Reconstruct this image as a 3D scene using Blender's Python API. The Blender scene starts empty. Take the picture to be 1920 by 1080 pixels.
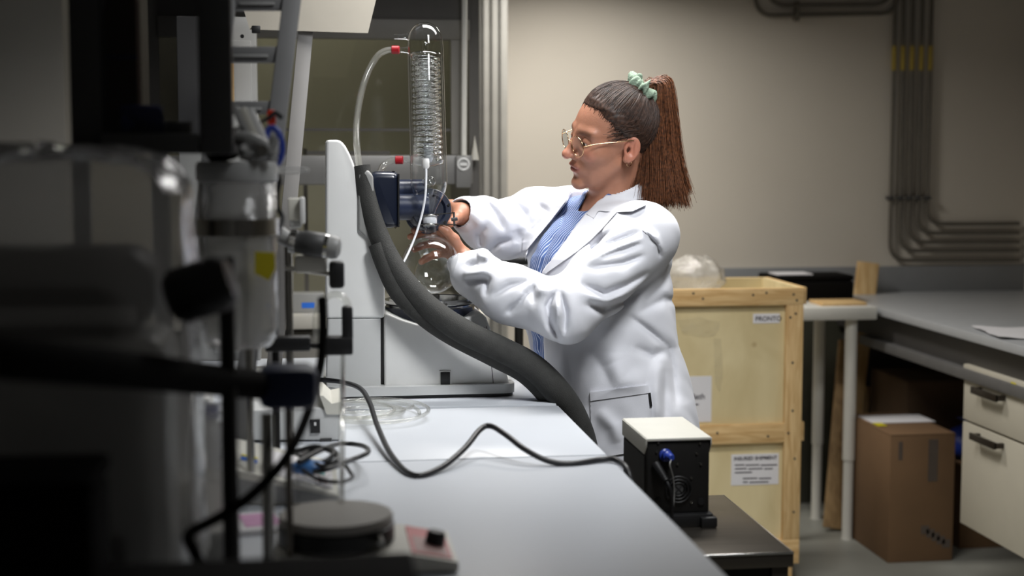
import bpy, bmesh, math, random
import numpy as np
from mathutils import Vector, Matrix, noise as mnoise

random.seed(7)
rng = np.random.default_rng(11)
scene = bpy.context.scene
col = scene.collection
PI = math.pi

# ------------------------------------------------------------------ camera
F_PX = 2700.0                      # focal length in pixels of the 1920 px wide frame
YAW = math.atan(377.0 / F_PX)      # looks a little to the right of the bench direction (+Y)
PITCH = math.atan(250.0 / F_PX)    # and a little down
CAM = Vector((0.0, 0.0, 1.43))
FW = Vector((math.sin(YAW) * math.cos(PITCH), math.cos(YAW) * math.cos(PITCH), -math.sin(PITCH)))
RT = Vector((math.cos(YAW), -math.sin(YAW), 0.0))
UP = RT.cross(FW)
cam_d = bpy.data.cameras.new('camera')
cam = bpy.data.objects.new('camera', cam_d)
col.objects.link(cam)
cam.location = CAM
cam.rotation_euler = Matrix((RT, UP, -FW)).transposed().to_euler()
cam_d.sensor_width = 36.0
cam_d.lens = 36.0 * F_PX / 1920.0
cam_d.clip_start = 0.05
cam_d.dof.use_dof = True
cam_d.dof.focus_distance = 3.17
cam_d.dof.aperture_fstop = 2.5
scene.camera = cam

# ------------------------------------------------------------------ world, lights, exposure
scene.view_settings.view_transform = 'Standard'
scene.view_settings.look = 'None'
scene.view_settings.exposure = 0.12
scene.view_settings.gamma = 1.0
scene.view_settings.use_curve_mapping = False
scene.cycles.transparent_max_bounces = 40
scene.cycles.max_bounces = 16
scene.cycles.transmission_bounces = 16
world = bpy.data.worlds.new('World')
scene.world = world
world.use_nodes = True
world.node_tree.nodes['Background'].inputs[0].default_value = (1.0, 0.96, 0.90, 1)
world.node_tree.nodes['Background'].inputs[1].default_value = 0.024


def area_light(name, loc, target, size, size_y, power, color=(1, 1, 1), spread=180):
    d = bpy.data.lights.new(name, 'AREA')
    d.shape = 'RECTANGLE'
    d.size, d.size_y, d.energy, d.color = size, size_y, power, color
    d.spread = math.radians(spread)
    o = bpy.data.objects.new(name, d)
    col.objects.link(o)
    o.location = loc
    o.rotation_euler = (Vector(target) - Vector(loc)).to_track_quat('-Z', 'Y').to_euler()
    return o


# ceiling lamps: the row over the bench and her back, the one washing the back wall, a front one aimed at the evaporator, plus a fill added inside the fume hood
area_light('bench_lamp_light', (0.72, 3.30, 2.35), (0.70, 3.30, 0.0), 0.30, 1.15, 20.0, (1.0, 0.985, 0.96), 136)
area_light('wall_lamp_light', (0.95, 4.85, 2.22), (0.97, 4.90, 0.0), 0.30, 0.40, 15.5, (1.0, 0.965, 0.91), 156)
area_light('hood_fill_light', (-0.35, 4.80, 2.60), (-0.35, 4.85, 0.0), 0.9, 0.2, 12.0, (1.0, 0.98, 0.88))  # unseen fill, added to brighten the hood's back panel
area_light('room_lamp_light', (0.85, 1.65, 2.75), (0.50, 3.15, 1.0), 0.4, 0.7, 7.0, (0.97, 0.985, 1.0), 70)

# ------------------------------------------------------------------ pixel -> world helpers
def ray(px, py):
    return FW + RT * ((px - 960.0) / F_PX) + UP * ((540.0 - py) / F_PX)


def P(px, py, d):
    """the point seen at a pixel at distance d along the lens axis"""
    return CAM + ray(px, py) * d


def onY(px, py, y):
    r = ray(px, py)
    return CAM + r * (y / r.y)


def onZ(px, py, z):
    r = ray(px, py)
    return CAM + r * ((z - CAM.z) / r.z)


def onX(px, py, x):
    r = ray(px, py)
    return CAM + r * (x / r.x)


# ------------------------------------------------------------------ materials
def lin(c):
    c = c / 255.0
    return c / 12.92 if c <= 0.04045 else ((c + 0.055) / 1.055) ** 2.4


def rgb(r, g, b):
    return (lin(r), lin(g), lin(b), 1.0)


MATS = {}


def mat(name, color, rough=0.5, metal=0.0, vary=0.06, scale=14.0, bump=0.0, bscale=120.0, stretch=(1, 1, 1),
        coat=0.0, spec=0.5, emit=0.0, sheen=0.0):
    """principled material with procedural tone variation and fine relief"""
    if name in MATS:
        return MATS[name]
    m = bpy.data.materials.new(name)
    m.use_nodes = True
    nt = m.node_tree
    b = nt.nodes['Principled BSDF']
    b.inputs['Roughness'].default_value = rough
    b.inputs['Metallic'].default_value = metal
    b.inputs['Coat Weight'].default_value = coat
    b.inputs['Specular IOR Level'].default_value = spec
    b.inputs['Sheen Weight'].default_value = sheen
    tc = nt.nodes.new('ShaderNodeTexCoord')
    mp = nt.nodes.new('ShaderNodeMapping')
    mp.inputs['Scale'].default_value = stretch
    nt.links.new(tc.outputs['Object'], mp.inputs['Vector'])
    n = nt.nodes.new('ShaderNodeTexNoise')
    n.inputs['Scale'].default_value = scale
    n.inputs['Detail'].default_value = 5.0
    nt.links.new(mp.outputs[0], n.inputs['Vector'])
    r = nt.nodes.new('ShaderNodeValToRGB')
    r.color_ramp.elements[0].position = 0.3
    r.color_ramp.elements[1].position = 0.7
    r.color_ramp.elements[0].color = tuple(c * (1 - vary) for c in color[:3]) + (1,)
    r.color_ramp.elements[1].color = tuple(min(1, c * (1 + vary)) for c in color[:3]) + (1,)
    nt.links.new(n.outputs['Fac'], r.inputs['Fac'])
    nt.links.new(r.outputs['Color'], b.inputs['Base Color'])
    if bump > 0:
        n2 = nt.nodes.new('ShaderNodeTexNoise')
        n2.inputs['Scale'].default_value = bscale
        n2.inputs['Detail'].default_value = 4.0
        nt.links.new(mp.outputs[0], n2.inputs['Vector'])
        bp = nt.nodes.new('ShaderNodeBump')
        bp.inputs['Strength'].default_value = bump
        bp.inputs['Distance'].default_value = 0.004
        nt.links.new(n2.outputs['Fac'], bp.inputs['Height'])
        nt.links.new(bp.outputs[0], b.inputs['Normal'])
    if emit > 0:
        b.inputs['Emission Color'].default_value = color
        b.inputs['Emission Strength'].default_value = emit
    MATS[name] = m
    return m


def thin_glass(name, tint=(0.97, 0.98, 0.98, 1), ior=1.45, rough=0.0, haze=0.0, hazecol=(0.8, 0.8, 0.8, 1), bump=0.0, bscale=20):
    """thin-walled glass or clear plastic: fresnel reflection over a see-through wall, with optional milky haze"""
    m = bpy.data.materials.new(name)
    m.use_nodes = True
    nt = m.node_tree
    nt.nodes.clear()
    out = nt.nodes.new('ShaderNodeOutputMaterial')
    tr = nt.nodes.new('ShaderNodeBsdfTransparent')
    tr.inputs[0].default_value = tint
    gl = nt.nodes.new('ShaderNodeBsdfGlossy')
    gl.inputs['Roughness'].default_value = rough
    lw = nt.nodes.new('ShaderNodeLayerWeight')        # Schlick fresnel, the same on both faces of the wall
    pw_ = nt.nodes.new('ShaderNodeMath')
    pw_.operation = 'POWER'
    pw_.inputs[1].default_value = 3.0
    fr = nt.nodes.new('ShaderNodeMath')
    fr.operation = 'MULTIPLY_ADD'
    r0 = ((ior - 1) / (ior + 1)) ** 2
    fr.inputs[1].default_value = 1 - r0
    fr.inputs[2].default_value = r0
    nt.links.new(lw.outputs['Facing'], pw_.inputs[0])
    nt.links.new(pw_.outputs[0], fr.inputs[0])
    mx = nt.nodes.new('ShaderNodeMixShader')
    nt.links.new(fr.outputs[0], mx.inputs[0])
    if haze > 0:
        df = nt.nodes.new('ShaderNodeBsdfDiffuse')
        df.inputs[0].default_value = hazecol
        tl = nt.nodes.new('ShaderNodeBsdfTranslucent')
        tl.inputs[0].default_value = hazecol
        md = nt.nodes.new('ShaderNodeMixShader')
        md.inputs[0].default_value = 0.5
        nt.links.new(df.outputs[0], md.inputs[1])
        nt.links.new(tl.outputs[0], md.inputs[2])
        mh = nt.nodes.new('ShaderNodeMixShader')
        mh.inputs[0].default_value = haze
        nt.links.new(tr.outputs[0], mh.inputs[1])
        nt.links.new(md.outputs[0], mh.inputs[2])
        nt.links.new(mh.outputs[0], mx.inputs[1])
    else:
        nt.links.new(tr.outputs[0], mx.inputs[1])
    nt.links.new(gl.outputs[0], mx.inputs[2])
    if bump > 0:
        tc = nt.nodes.new('ShaderNodeTexCoord')
        n2 = nt.nodes.new('ShaderNodeTexNoise')
        n2.inputs['Scale'].default_value = bscale
        n2.inputs['Detail'].default_value = 6
        nt.links.new(tc.outputs['Object'], n2.inputs['Vector'])
        bp = nt.nodes.new('ShaderNodeBump')
        bp.inputs['Strength'].default_value = bump
        bp.inputs['Distance'].default_value = 0.02
        nt.links.new(n2.outputs['Fac'], bp.inputs['Height'])
        nt.links.new(bp.outputs[0], gl.inputs['Normal'])
        nt.links.new(bp.outputs[0], lw.inputs['Normal'])
    nt.links.new(mx.outputs[0], out.inputs[0])
    MATS[name] = m
    return m


def solid_glass(name, ior=1.45, tint=(0.96, 0.97, 0.97, 1)):
    m = bpy.data.materials.new(name)
    m.use_nodes = True
    b = m.node_tree.nodes['Principled BSDF']
    b.inputs['Base Color'].default_value = tint
    b.inputs['Transmission Weight'].default_value = 1.0
    b.inputs['Roughness'].default_value = 0.0
    b.inputs['IOR'].default_value = ior
    MATS[name] = m
    return m


def wood_mat(name, c1, c2, stretch, rough=0.6, scale=6.0):
    """plywood / planed softwood: stretched grain between two tones, a few darker knots"""
    m = bpy.data.materials.new(name)
    m.use_nodes = True
    nt = m.node_tree
    b = nt.nodes['Principled BSDF']
    b.inputs['Roughness'].default_value = rough
    tc = nt.nodes.new('ShaderNodeTexCoord')
    mp = nt.nodes.new('ShaderNodeMapping')
    mp.inputs['Scale'].default_value = stretch
    nt.links.new(tc.outputs['Object'], mp.inputs['Vector'])
    n = nt.nodes.new('ShaderNodeTexNoise')
    n.inputs['Scale'].default_value = scale
    n.inputs['Detail'].default_value = 7
    n.inputs['Distortion'].default_value = 0.8
    nt.links.new(mp.outputs[0], n.inputs['Vector'])
    r = nt.nodes.new('ShaderNodeValToRGB')
    e = r.color_ramp.elements
    e[0].position, e[0].color = 0.34, c1
    e[1].position, e[1].color = 0.62, c2
    nt.links.new(n.outputs['Fac'], r.inputs['Fac'])
    v = nt.nodes.new('ShaderNodeTexVoronoi')
    v.inputs['Scale'].default_value = 5.0
    nt.links.new(tc.outputs['Object'], v.inputs['Vector'])
    kr = nt.nodes.new('ShaderNodeValToRGB')
    kr.color_ramp.elements[0].position, kr.color_ramp.elements[0].color = 0.02, (0.45, 0.32, 0.2, 1)
    kr.color_ramp.elements[1].position, kr.color_ramp.elements[1].color = 0.07, (1, 1, 1, 1)
    nt.links.new(v.outputs['Distance'], kr.inputs['Fac'])
    mu = nt.nodes.new('ShaderNodeMixRGB')
    mu.blend_type = 'MULTIPLY'
    mu.inputs[0].default_value = 0.8
    nt.links.new(r.outputs['Color'], mu.inputs[1])
    nt.links.new(kr.outputs['Color'], mu.inputs[2])
    nt.links.new(mu.outputs[0], b.inputs['Base Color'])
    bp = nt.nodes.new('ShaderNodeBump')
    bp.inputs['Strength'].default_value = 0.2
    bp.inputs['Distance'].default_value = 0.002
    nt.links.new(n.outputs['Fac'], bp.inputs['Height'])
    nt.links.new(bp.outputs[0], b.inputs['Normal'])
    MATS[name] = m
    return m


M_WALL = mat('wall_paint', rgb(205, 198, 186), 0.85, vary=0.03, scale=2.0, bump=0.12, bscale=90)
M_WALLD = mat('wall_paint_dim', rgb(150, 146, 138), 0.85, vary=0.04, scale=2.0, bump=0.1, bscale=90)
M_FLOOR = mat('floor_vinyl', rgb(150, 150, 142), 0.45, vary=0.1, scale=5.0, bump=0.05)
M_BENCH = mat('bench_laminate', rgb(194, 198, 204), 0.38, vary=0.015, scale=3.0, bump=0.02, bscale=400)
M_EDGE = mat('bench_edge', rgb(120, 122, 126), 0.5)
M_GREYM = mat('grey_metal', rgb(125, 124, 122), 0.45, 0.3, vary=0.04)
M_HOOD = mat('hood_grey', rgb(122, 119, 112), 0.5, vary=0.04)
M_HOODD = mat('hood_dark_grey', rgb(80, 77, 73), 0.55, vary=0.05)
M_HOODL = mat('hood_light_strip', rgb(190, 186, 176), 0.45, vary=0.04)
M_OLIVE = mat('hood_back', rgb(150, 147, 130), 0.6, vary=0.05, scale=2)
M_BLACK = mat('black_plastic', rgb(22, 22, 23), 0.45, vary=0.1)
M_BLACKM = mat('black_enamel', rgb(30, 29, 28), 0.4, 0.2, vary=0.15)
M_MATTE = mat('matte_black', rgb(12, 11, 10), 0.9, vary=0.1, spec=0.1)
M_RACK = mat('rack_grey', rgb(118, 118, 118), 0.5, vary=0.06)
M_MAST = mat('mast_grey', rgb(128, 126, 124), 0.5, vary=0.04)
M_NOTICE = mat('panel_white', rgb(176, 170, 158), 0.6, vary=0.03)
M_RUBBER = mat('foam_rubber', rgb(50, 50, 48), 0.8, vary=0.15, scale=60, bump=0.4, bscale=500)
M_CORD = mat('black_cord', rgb(24, 24, 26), 0.4, vary=0.1)
M_WHITEP = mat('white_plastic', rgb(226, 226, 224), 0.35, vary=0.015, bump=0.02, bscale=600)
M_OFFW = mat('offwhite_plastic', rgb(206, 204, 194), 0.4, vary=0.03)
M_GREYP = mat('grey_plastic', rgb(150, 150, 148), 0.4, vary=0.03)
M_LGREY = mat('light_grey_plastic', rgb(196, 197, 196), 0.35, vary=0.02)
M_DGREY = mat('dark_grey_plastic', rgb(62, 62, 62), 0.5, vary=0.08)
M_NAVY = mat('navy_plastic', rgb(24, 30, 46), 0.3, vary=0.06, coat=0.3)
M_NAVYL = mat('blue_grey_plastic', rgb(42, 50, 74), 0.35, vary=0.05)
M_STEEL = mat('steel', rgb(178, 176, 170), 0.25, 1.0, vary=0.05, stretch=(1, 40, 1), scale=8)
M_STEELD = mat('steel_table', rgb(112, 106, 98), 0.3, 0.85, vary=0.12, stretch=(1, 30, 1), scale=5)
M_CHROME = mat('chrome', rgb(200, 200, 198), 0.12, 1.0, vary=0.03)
M_RED = mat('red_plastic', rgb(168, 20, 32), 0.4, vary=0.06)
M_ORANGE = mat('orange_red_plastic', rgb(225, 58, 22), 0.4, vary=0.05)
M_BLUE = mat('blue_plastic', rgb(40, 62, 150), 0.35, vary=0.08)
M_BLUEB = mat('bright_blue', rgb(40, 110, 215), 0.4, vary=0.08)
M_YELLOW = mat('yellow_plastic', rgb(215, 200, 40), 0.5, vary=0.08)
M_PAPER = mat('paper', rgb(222, 220, 222), 0.8, vary=0.02)
M_INK = mat('ink', rgb(62, 56, 66), 0.8, vary=0.05)
M_CARD = mat('cardboard', rgb(118, 90, 62), 0.85, vary=0.07, scale=6, bump=0.1, bscale=60)
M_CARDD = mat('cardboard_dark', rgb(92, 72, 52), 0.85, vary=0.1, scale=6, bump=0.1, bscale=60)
M_TAPE = mat('packing_tape', rgb(96, 86, 78), 0.35, vary=0.1)
M_WOOD = wood_mat('crate_batten', rgb(196, 158, 104), rgb(222, 190, 138), (12, 12, 1.2))
M_WOODH = wood_mat('crate_rail', rgb(200, 160, 104), rgb(226, 192, 138), (1.2, 12, 12))
M_PLY = wood_mat('crate_plywood', rgb(206, 188, 142), rgb(224, 208, 164), (2.0, 2.0, 1.0), scale=3)
M_BOARD = wood_mat('old_board', rgb(150, 120, 82), rgb(182, 150, 106), (10, 10, 1))
M_PIPE = mat('conduit', rgb(104, 99, 90), 0.5, 0.2, vary=0.08)
M_PIPEY = mat('conduit_yellow_tape', rgb(172, 150, 62), 0.6, vary=0.08)
M_DESK = mat('desk_laminate', rgb(168, 170, 172), 0.4, vary=0.03)
M_DESKU = mat('desk_underframe', rgb(62, 60, 58), 0.5, vary=0.05)
M_SPLASH = mat('backsplash_grey', rgb(128, 130, 132), 0.5, vary=0.03)
M_CAB = mat('drawer_cream', rgb(190, 184, 168), 0.5, vary=0.02)
M_DARKSTEEL = mat('dark_handle', rgb(66, 60, 54), 0.35, 0.7, vary=0.05)
M_WHITET = mat('white_table_lacquer', rgb(222, 220, 212), 0.4, vary=0.02)
M_PTFE = mat('ptfe_tube', rgb(214, 216, 220), 0.4, vary=0.03)
M_SKIN = None
G_THIN = thin_glass('lab_glass', ior=1.5)
G_COIL = solid_glass('coil_glass')
G_TUBE = thin_glass('clear_hose', tint=(0.93, 0.93, 0.91, 1), ior=1.45, rough=0.05, haze=0.1, hazecol=(0.85, 0.85, 0.82, 1))
G_BAG = thin_glass('clear_film', tint=(0.95, 0.95, 0.94, 1), ior=1.5, rough=0.12, haze=0.5, hazecol=(0.88, 0.86, 0.82, 1), bump=1.0, bscale=25)
G_COVER = thin_glass('dust_cover_film', tint=(0.90, 0.90, 0.90, 1), ior=1.5, rough=0.18, haze=0.36, hazecol=(0.66, 0.65, 0.63, 1), bump=0.9, bscale=7)
G_TAPE = thin_glass('clear_tape', tint=(0.99, 0.99, 0.98, 1), ior=1.4, rough=0.1, haze=0.10, hazecol=(0.9, 0.88, 0.82, 1), bump=0.8, bscale=40)
G_DARK = thin_glass('smoked_acrylic', tint=(0.42, 0.42, 0.43, 1), ior=1.4, rough=0.05)
G_PANE = thin_glass('sash_pane', tint=(0.82, 0.82, 0.78, 1), ior=1.5, rough=0.02)


# ------------------------------------------------------------------ mesh helpers
class MB:
    """collects shapes (world coordinates) that become ONE mesh object"""

    def __init__(self):
        self.v, self.f = [], []

    def add(self, verts, faces):
        o = len(self.v)
        self.v += [tuple(x) for x in verts]
        self.f += [tuple(i + o for i in f) for f in faces]
        return self

    def box(self, c, s, rz=0.0, bevel=0.0, seg=2, rot=None):
        bm = bmesh.new()
        bmesh.ops.create_cube(bm, size=1.0)
        for v in bm.verts:
            v.co = Vector((v.co.x * s[0], v.co.y * s[1], v.co.z * s[2]))
        if bevel > 0:
            bmesh.ops.bevel(bm, geom=list(bm.edges), offset=min(bevel, min(s) * 0.45), segments=seg, affect='EDGES', profile=0.5)
        R = rot if rot is not None else Matrix.Rotation(rz, 3, 'Z')
        bm.verts.index_update()
        self.add([R @ v.co + Vector(c) for v in bm.verts], [[v.index for v in f.verts] for f in bm.faces])
        bm.free()
        return self

    def box2(self, lo, hi, bevel=0.0, seg=2):
        lo, hi = Vector(lo), Vector(hi)
        return self.box((lo + hi) / 2, [abs(a) for a in (hi - lo)], 0, bevel, seg)

    def beam(self, a, b, w, h, up=(0, 0, 1), bevel=0.0):
        """square bar from a to b"""
        a, b = Vector(a), Vector(b)
        z = (b - a).normalized()
        x = Vector(up).cross(z)
        if x.length < 1e-4:
            x = Vector((1, 0, 0)).cross(z)
        x.normalize()
        y = z.cross(x)
        R = Matrix((x, y, z)).transposed()
        return self.box((a + b) / 2, (w, h, (b - a).length), 0, bevel, 2, R)

    def tube(self, pts, r, seg=10, cap=True, smooth=0, closed=False):
        pts = [Vector(p) for p in pts]
        rs = list(r) if hasattr(r, '__len__') else [r] * len(pts)
        if smooth:
            pts, rs = spline(pts, rs, smooth)
        n = len(pts)
        t0 = (pts[1] - pts[0]).normalized()
        ref = Vector((0, 0, 1)) if abs(t0.z) < 0.9 else Vector((1, 0, 0))
        nrm = t0.cross(ref).normalized()
        verts, faces = [], []
        pt = t0
        for i, p in enumerate(pts):
            if closed:
                t = (pts[(i + 1) % n] - pts[i - 1]).normalized()
            else:
                t = (pts[min(i + 1, n - 1)] - pts[max(i - 1, 0)]).normalized()
            q = pt.rotation_difference(t)
            nrm = (q @ nrm)
            nrm = (nrm - t * nrm.dot(t)).normalized()
            pt = t
            bn = t.cross(nrm)
            for k in range(seg):
                a = 2 * PI * k / seg
                verts.append(p + (nrm * math.cos(a) + bn * math.sin(a)) * rs[i])
        for i in range(n if closed else n - 1):
            for k in range(seg):
                a, b = i * seg + k, i * seg + (k + 1) % seg
                c, d = ((i + 1) % n) * seg + (k + 1) % seg, ((i + 1) % n) * seg + k
                faces.append((a, b, c, d))
        if cap and not closed:
            faces.append(tuple(range(seg))[::-1])
            faces.append(tuple((n - 1) * seg + k for k in range(seg)))
        return self.add(verts, faces)

    def cyl(self, a, b, r, r2=None, seg=24):
        return self.tube([a, b], [r, r if r2 is None else r2], seg)

    def lathe(self, prof, origin, axis=(0, 0, 1), seg=32, closed=False):
        """prof: list of (radius, height) turned about the axis through origin"""
        z = Vector(axis).normalized()
        x = z.orthogonal().normalized()
        y = z.cross(x)
        o = Vector(origin)
        verts, faces = [], []
        n = len(prof)
        for (r, h) in prof:
            for k in range(seg):
                a = 2 * PI * k / seg
                verts.append(o + z * h + (x * math.cos(a) + y * math.sin(a)) * max(r, 1e-5))
        for i in range(n if closed else n - 1):
            j = (i + 1) % n
            for k in range(seg):
                l = (k + 1) % seg
                faces.append((i * seg + k, i * seg + l, j * seg + l, j * seg + k))
        return self.add(verts, faces)

    def prism(self, poly, ext):
        """poly: list of 3D points in a plane, ext: extrusion vector"""
        poly = [Vector(p) for p in poly]
        e = Vector(ext)
        n = len(poly)
        v = poly + [p + e for p in poly]
        f = [tuple(range(n))[::-1], tuple(range(n, 2 * n))]
        f += [(i, (i + 1) % n, n + (i + 1) % n, n + i) for i in range(n)]
        return self.add(v, f)

    def ball(self, c, r, seg=16, rings=10, scale=(1, 1, 1)):
        prof = [(r * math.sin(PI * i / rings), -r * math.cos(PI * i / rings)) for i in range(rings + 1)]
        n0 = len(self.v)
        self.lathe(prof, (0, 0, 0), (0, 0, 1), seg)
        for i in range(n0, len(self.v)):
            v = self.v[i]
            self.v[i] = (v[0] * scale[0] + c[0], v[1] * scale[1] + c[1], v[2] * scale[2] + c[2])
        return self


def spline(pts, rs, sub):
    """catmull-rom through points and radii"""
    out, ro = [], []
    n = len(pts)
    for i in range(n - 1):
        p0, p1, p2, p3 = pts[max(i - 1, 0)], pts[i], pts[i + 1], pts[min(i + 2, n - 1)]
        for k in range(sub):
            t = k / sub
            out.append(0.5 * ((2 * p1) + (p2 - p0) * t + (2 * p0 - 5 * p1 + 4 * p2 - p3) * t * t + (3 * p1 - p0 - 3 * p2 + p3) * t ** 3))
            ro.append(rs[i] * (1 - t) + rs[i + 1] * t)
    out.append(pts[-1])
    ro.append(rs[-1])
    return out, ro


ORIGIN = {}


def link_mesh(name, verts, faces, material, parent=None, smooth=40, base=None):
    """ONE mesh object; verts in world coordinates"""
    o0 = Vector((0, 0, 0))
    if parent is not None:
        o0 = ORIGIN[parent.name]
    elif base is not None:
        o0 = Vector(base)
    me = bpy.data.meshes.new(name)
    va = np.array(verts, dtype=np.float64).reshape(-1, 3) - np.array(o0)
    me.from_pydata(va.tolist() if not isinstance(faces, np.ndarray) else va, [], faces if not isinstance(faces, np.ndarray) else faces.tolist())
    me.materials.append(material)
    me.update()
    bm = bmesh.new()
    bm.from_mesh(me)
    if len(bm.faces) < 60000:
        bmesh.ops.recalc_face_normals(bm, faces=bm.faces)
    bm.to_mesh(me)
    bm.free()
    if smooth:
        me.polygons.foreach_set('use_smooth', [True] * len(me.polygons))
        if smooth < 180:
            me.set_sharp_from_angle(angle=math.radians(smooth))
    o = bpy.data.objects.new(name, me)
    col.objects.link(o)
    if parent is not None:
        o.parent = parent
    else:
        o.location = o0
    ORIGIN[o.name] = o0
    return o


def obj(name, mb, material, parent=None, smooth=40, base=None):
    return link_mesh(name, mb.v, mb.f, material, parent, smooth, base)


def tag(o, label=None, cat=None, group=None, kind=None):
    for k, v in (('label', label), ('category', cat), ('group', group), ('kind', kind)):
        if v:
            o[k] = v
    return o


def thing(name, label, cat, loc, group=None):
    o = bpy.data.objects.new(name, None)
    o.empty_display_size = 0.05
    col.objects.link(o)
    o.location = loc
    ORIGIN[o.name] = Vector(loc)
    return tag(o, label, cat, group)


def struct(name, mb, material, smooth=40, label=None):
    return tag(obj(name, mb, material, None, smooth), label, kind='structure')


def text(name, body, loc, size, xdir, updir, material, parent, align='LEFT', bold=0.0):
    """flat lettering lying on a surface"""
    c = bpy.data.curves.new(name, 'FONT')
    c.body = body
    c.size = size
    c.align_x = align
    c.offset = bold
    c.materials.append(material)
    o = bpy.data.objects.new(name, c)
    col.objects.link(o)
    x = Vector(xdir).normalized()
    z = x.cross(Vector(updir)).normalized()
    y = z.cross(x)
    m = Matrix((x, y, z)).transposed().to_4x4()
    o0 = ORIGIN[parent.name]
    m.translation = Vector(loc) - o0
    me = bpy.data.meshes.new_from_object(o)
    bpy.data.objects.remove(o)
    o = bpy.data.objects.new(name, me)
    col.objects.link(o)
    o.parent = parent
    o.matrix_local = m
    ORIGIN[o.name] = o0
    return o


def slab(px0, py0, px1, py1, y, t, bevel=0.0, mb=None):
    """box whose front face fills a pixel rectangle on the plane Y = y, thickness t going back"""
    mb = mb or MB()
    a = onY(px0, (py0 + py1) / 2, y)
    b = onY(px1, (py0 + py1) / 2, y)
    c = onY((px0 + px1) / 2, py0, y)
    d = onY((px0 + px1) / 2, py1, y)
    return mb.box2((a.x, y, d.z), (b.x, y + t, c.z), bevel)


# ================================================================== THE SETTING
WALL_Y, RIGHT_X, LEFT_X = 5.62, 2.93, -1.75
BENCH_Z, BENCH_X = 0.90, 0.515
struct('floor', MB().box2((LEFT_X - 0.1, -0.6, -0.06), (RIGHT_X + 0.1, WALL_Y + 0.1, 0)), M_FLOOR)
struct('wall_back', MB().box2((LEFT_X - 0.1, WALL_Y, 0), (RIGHT_X + 0.1, WALL_Y + 0.1, 2.9)), M_WALL)
struct('wall_right', MB().box2((RIGHT_X, -0.6, 0), (RIGHT_X + 0.1, WALL_Y, 2.9)), M_WALL)
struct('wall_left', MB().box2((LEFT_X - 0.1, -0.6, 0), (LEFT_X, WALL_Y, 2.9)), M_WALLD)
# column beside the bench at the far left, and the light grey wall post right of the fume hood
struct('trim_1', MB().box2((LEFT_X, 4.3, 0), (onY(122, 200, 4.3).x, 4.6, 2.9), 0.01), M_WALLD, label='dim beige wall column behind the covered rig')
post = MB()
a, b = onY(899, 200, 5.3), onY(952, 200, 5.3)
post.box2((a.x, 5.3, 0), (b.x, WALL_Y, 2.9), 0.004)
w = b.x - a.x
for k in (0.12, 0.42, 0.72):
    post.box2((a.x + w * k, 5.288, 0), (a.x + w * (k + 0.16), 5.30, 2.9), 0.003)
struct('trim_2', post, mat('post_grey', rgb(150, 148, 142), 0.5), label='light grey ribbed wall post right of the fume hood')

# ------------------------------------------------------------------ conduits on the back wall
CY = WALL_Y - 0.022


def conduit(pxs, r, label, tape=None):
    pts = [onY(x, y, CY) for x, y in pxs]
    t = thing('conduit', label, 'pipe', pts[-1], 'grey conduits on the back wall')
    path = [pts[0]]
    for i in range(1, len(pts) - 1):          # rounded bends
        p, q, s = pts[i - 1], pts[i], pts[i + 1]
        rad = 0.075
        u, v = (p - q).normalized(), (s - q).normalized()
        for k in range(7):
            f = k / 6
            path.append((q + u * rad) * (1 - f) ** 2 + q * 2 * f * (1 - f) + (q + v * rad) * f * f)
    path.append(pts[-1])
    obj('pipe', MB().tube(path, r, 12), M_PIPE, t)
    if tape:
        a, b = onY(tape[0], 86, CY), onY(tape[0] - 1, 132, CY)
        obj('marking_tape', MB().cyl(a, b, r + 0.0012, seg=12), M_PIPEY, t)
    return t


tops = [1680, 1696, 1713, 1731, 1748]
bots = [1668, 1686, 1703, 1719, 1737]
ends = [488, 470, 454, 437, 420]
words = ['leftmost', 'second from the left', 'middle', 'fourth from the left', 'rightmost']
for i in range(5):
    conduit([(tops[i], -30), (bots[i], ends[i]), (1911, ends[i] - 1)], 0.0085,
            'tall grey conduit with yellow mark, %s of the five vertical runs' % words[i], (tops[i] - (tops[i] - bots[i]) * 0.26, 0))
conduit([(1415, -30), (1417, 30), (1684, 25), (1682, -25)], 0.009, 'lower of two grey conduits bending along the wall top')
conduit([(1440, -30), (1442, 12), (1668, 9), (1676, -25)], 0.009, 'upper of two grey conduits bending along the wall top')
for i in range(5):
    c = onY(bots[i] + 0.8, 371, CY)
    t = thing('pipe_clip', 'small dark clip holding the %s vertical conduit' % words[i], 'clip', c, 'conduit clips')
    obj('saddle', MB().box(c, (0.026, 0.035, 0.014), bevel=0.003), M_DGREY, t)
    obj('screw', MB().cyl(c + Vector((0.017, -0.012, 0)), c + Vector((0.017, 0.02, 0)), 0.004, seg=10), M_STEEL, t)
c = onY(1494, 21, CY)
t = thing('pipe_clip', 'vertical clip across the two conduits at the wall top', 'clip', c, 'conduit clips')
obj('saddle', MB().box(c, (0.015, 0.035, 0.078), bevel=0.003), M_PIPE, t)
obj('screw', MB().cyl(c + Vector((0, -0.021, 0)), c + Vector((0, 0.0, 0)), 0.004, seg=10), M_STEEL, t)

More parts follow.
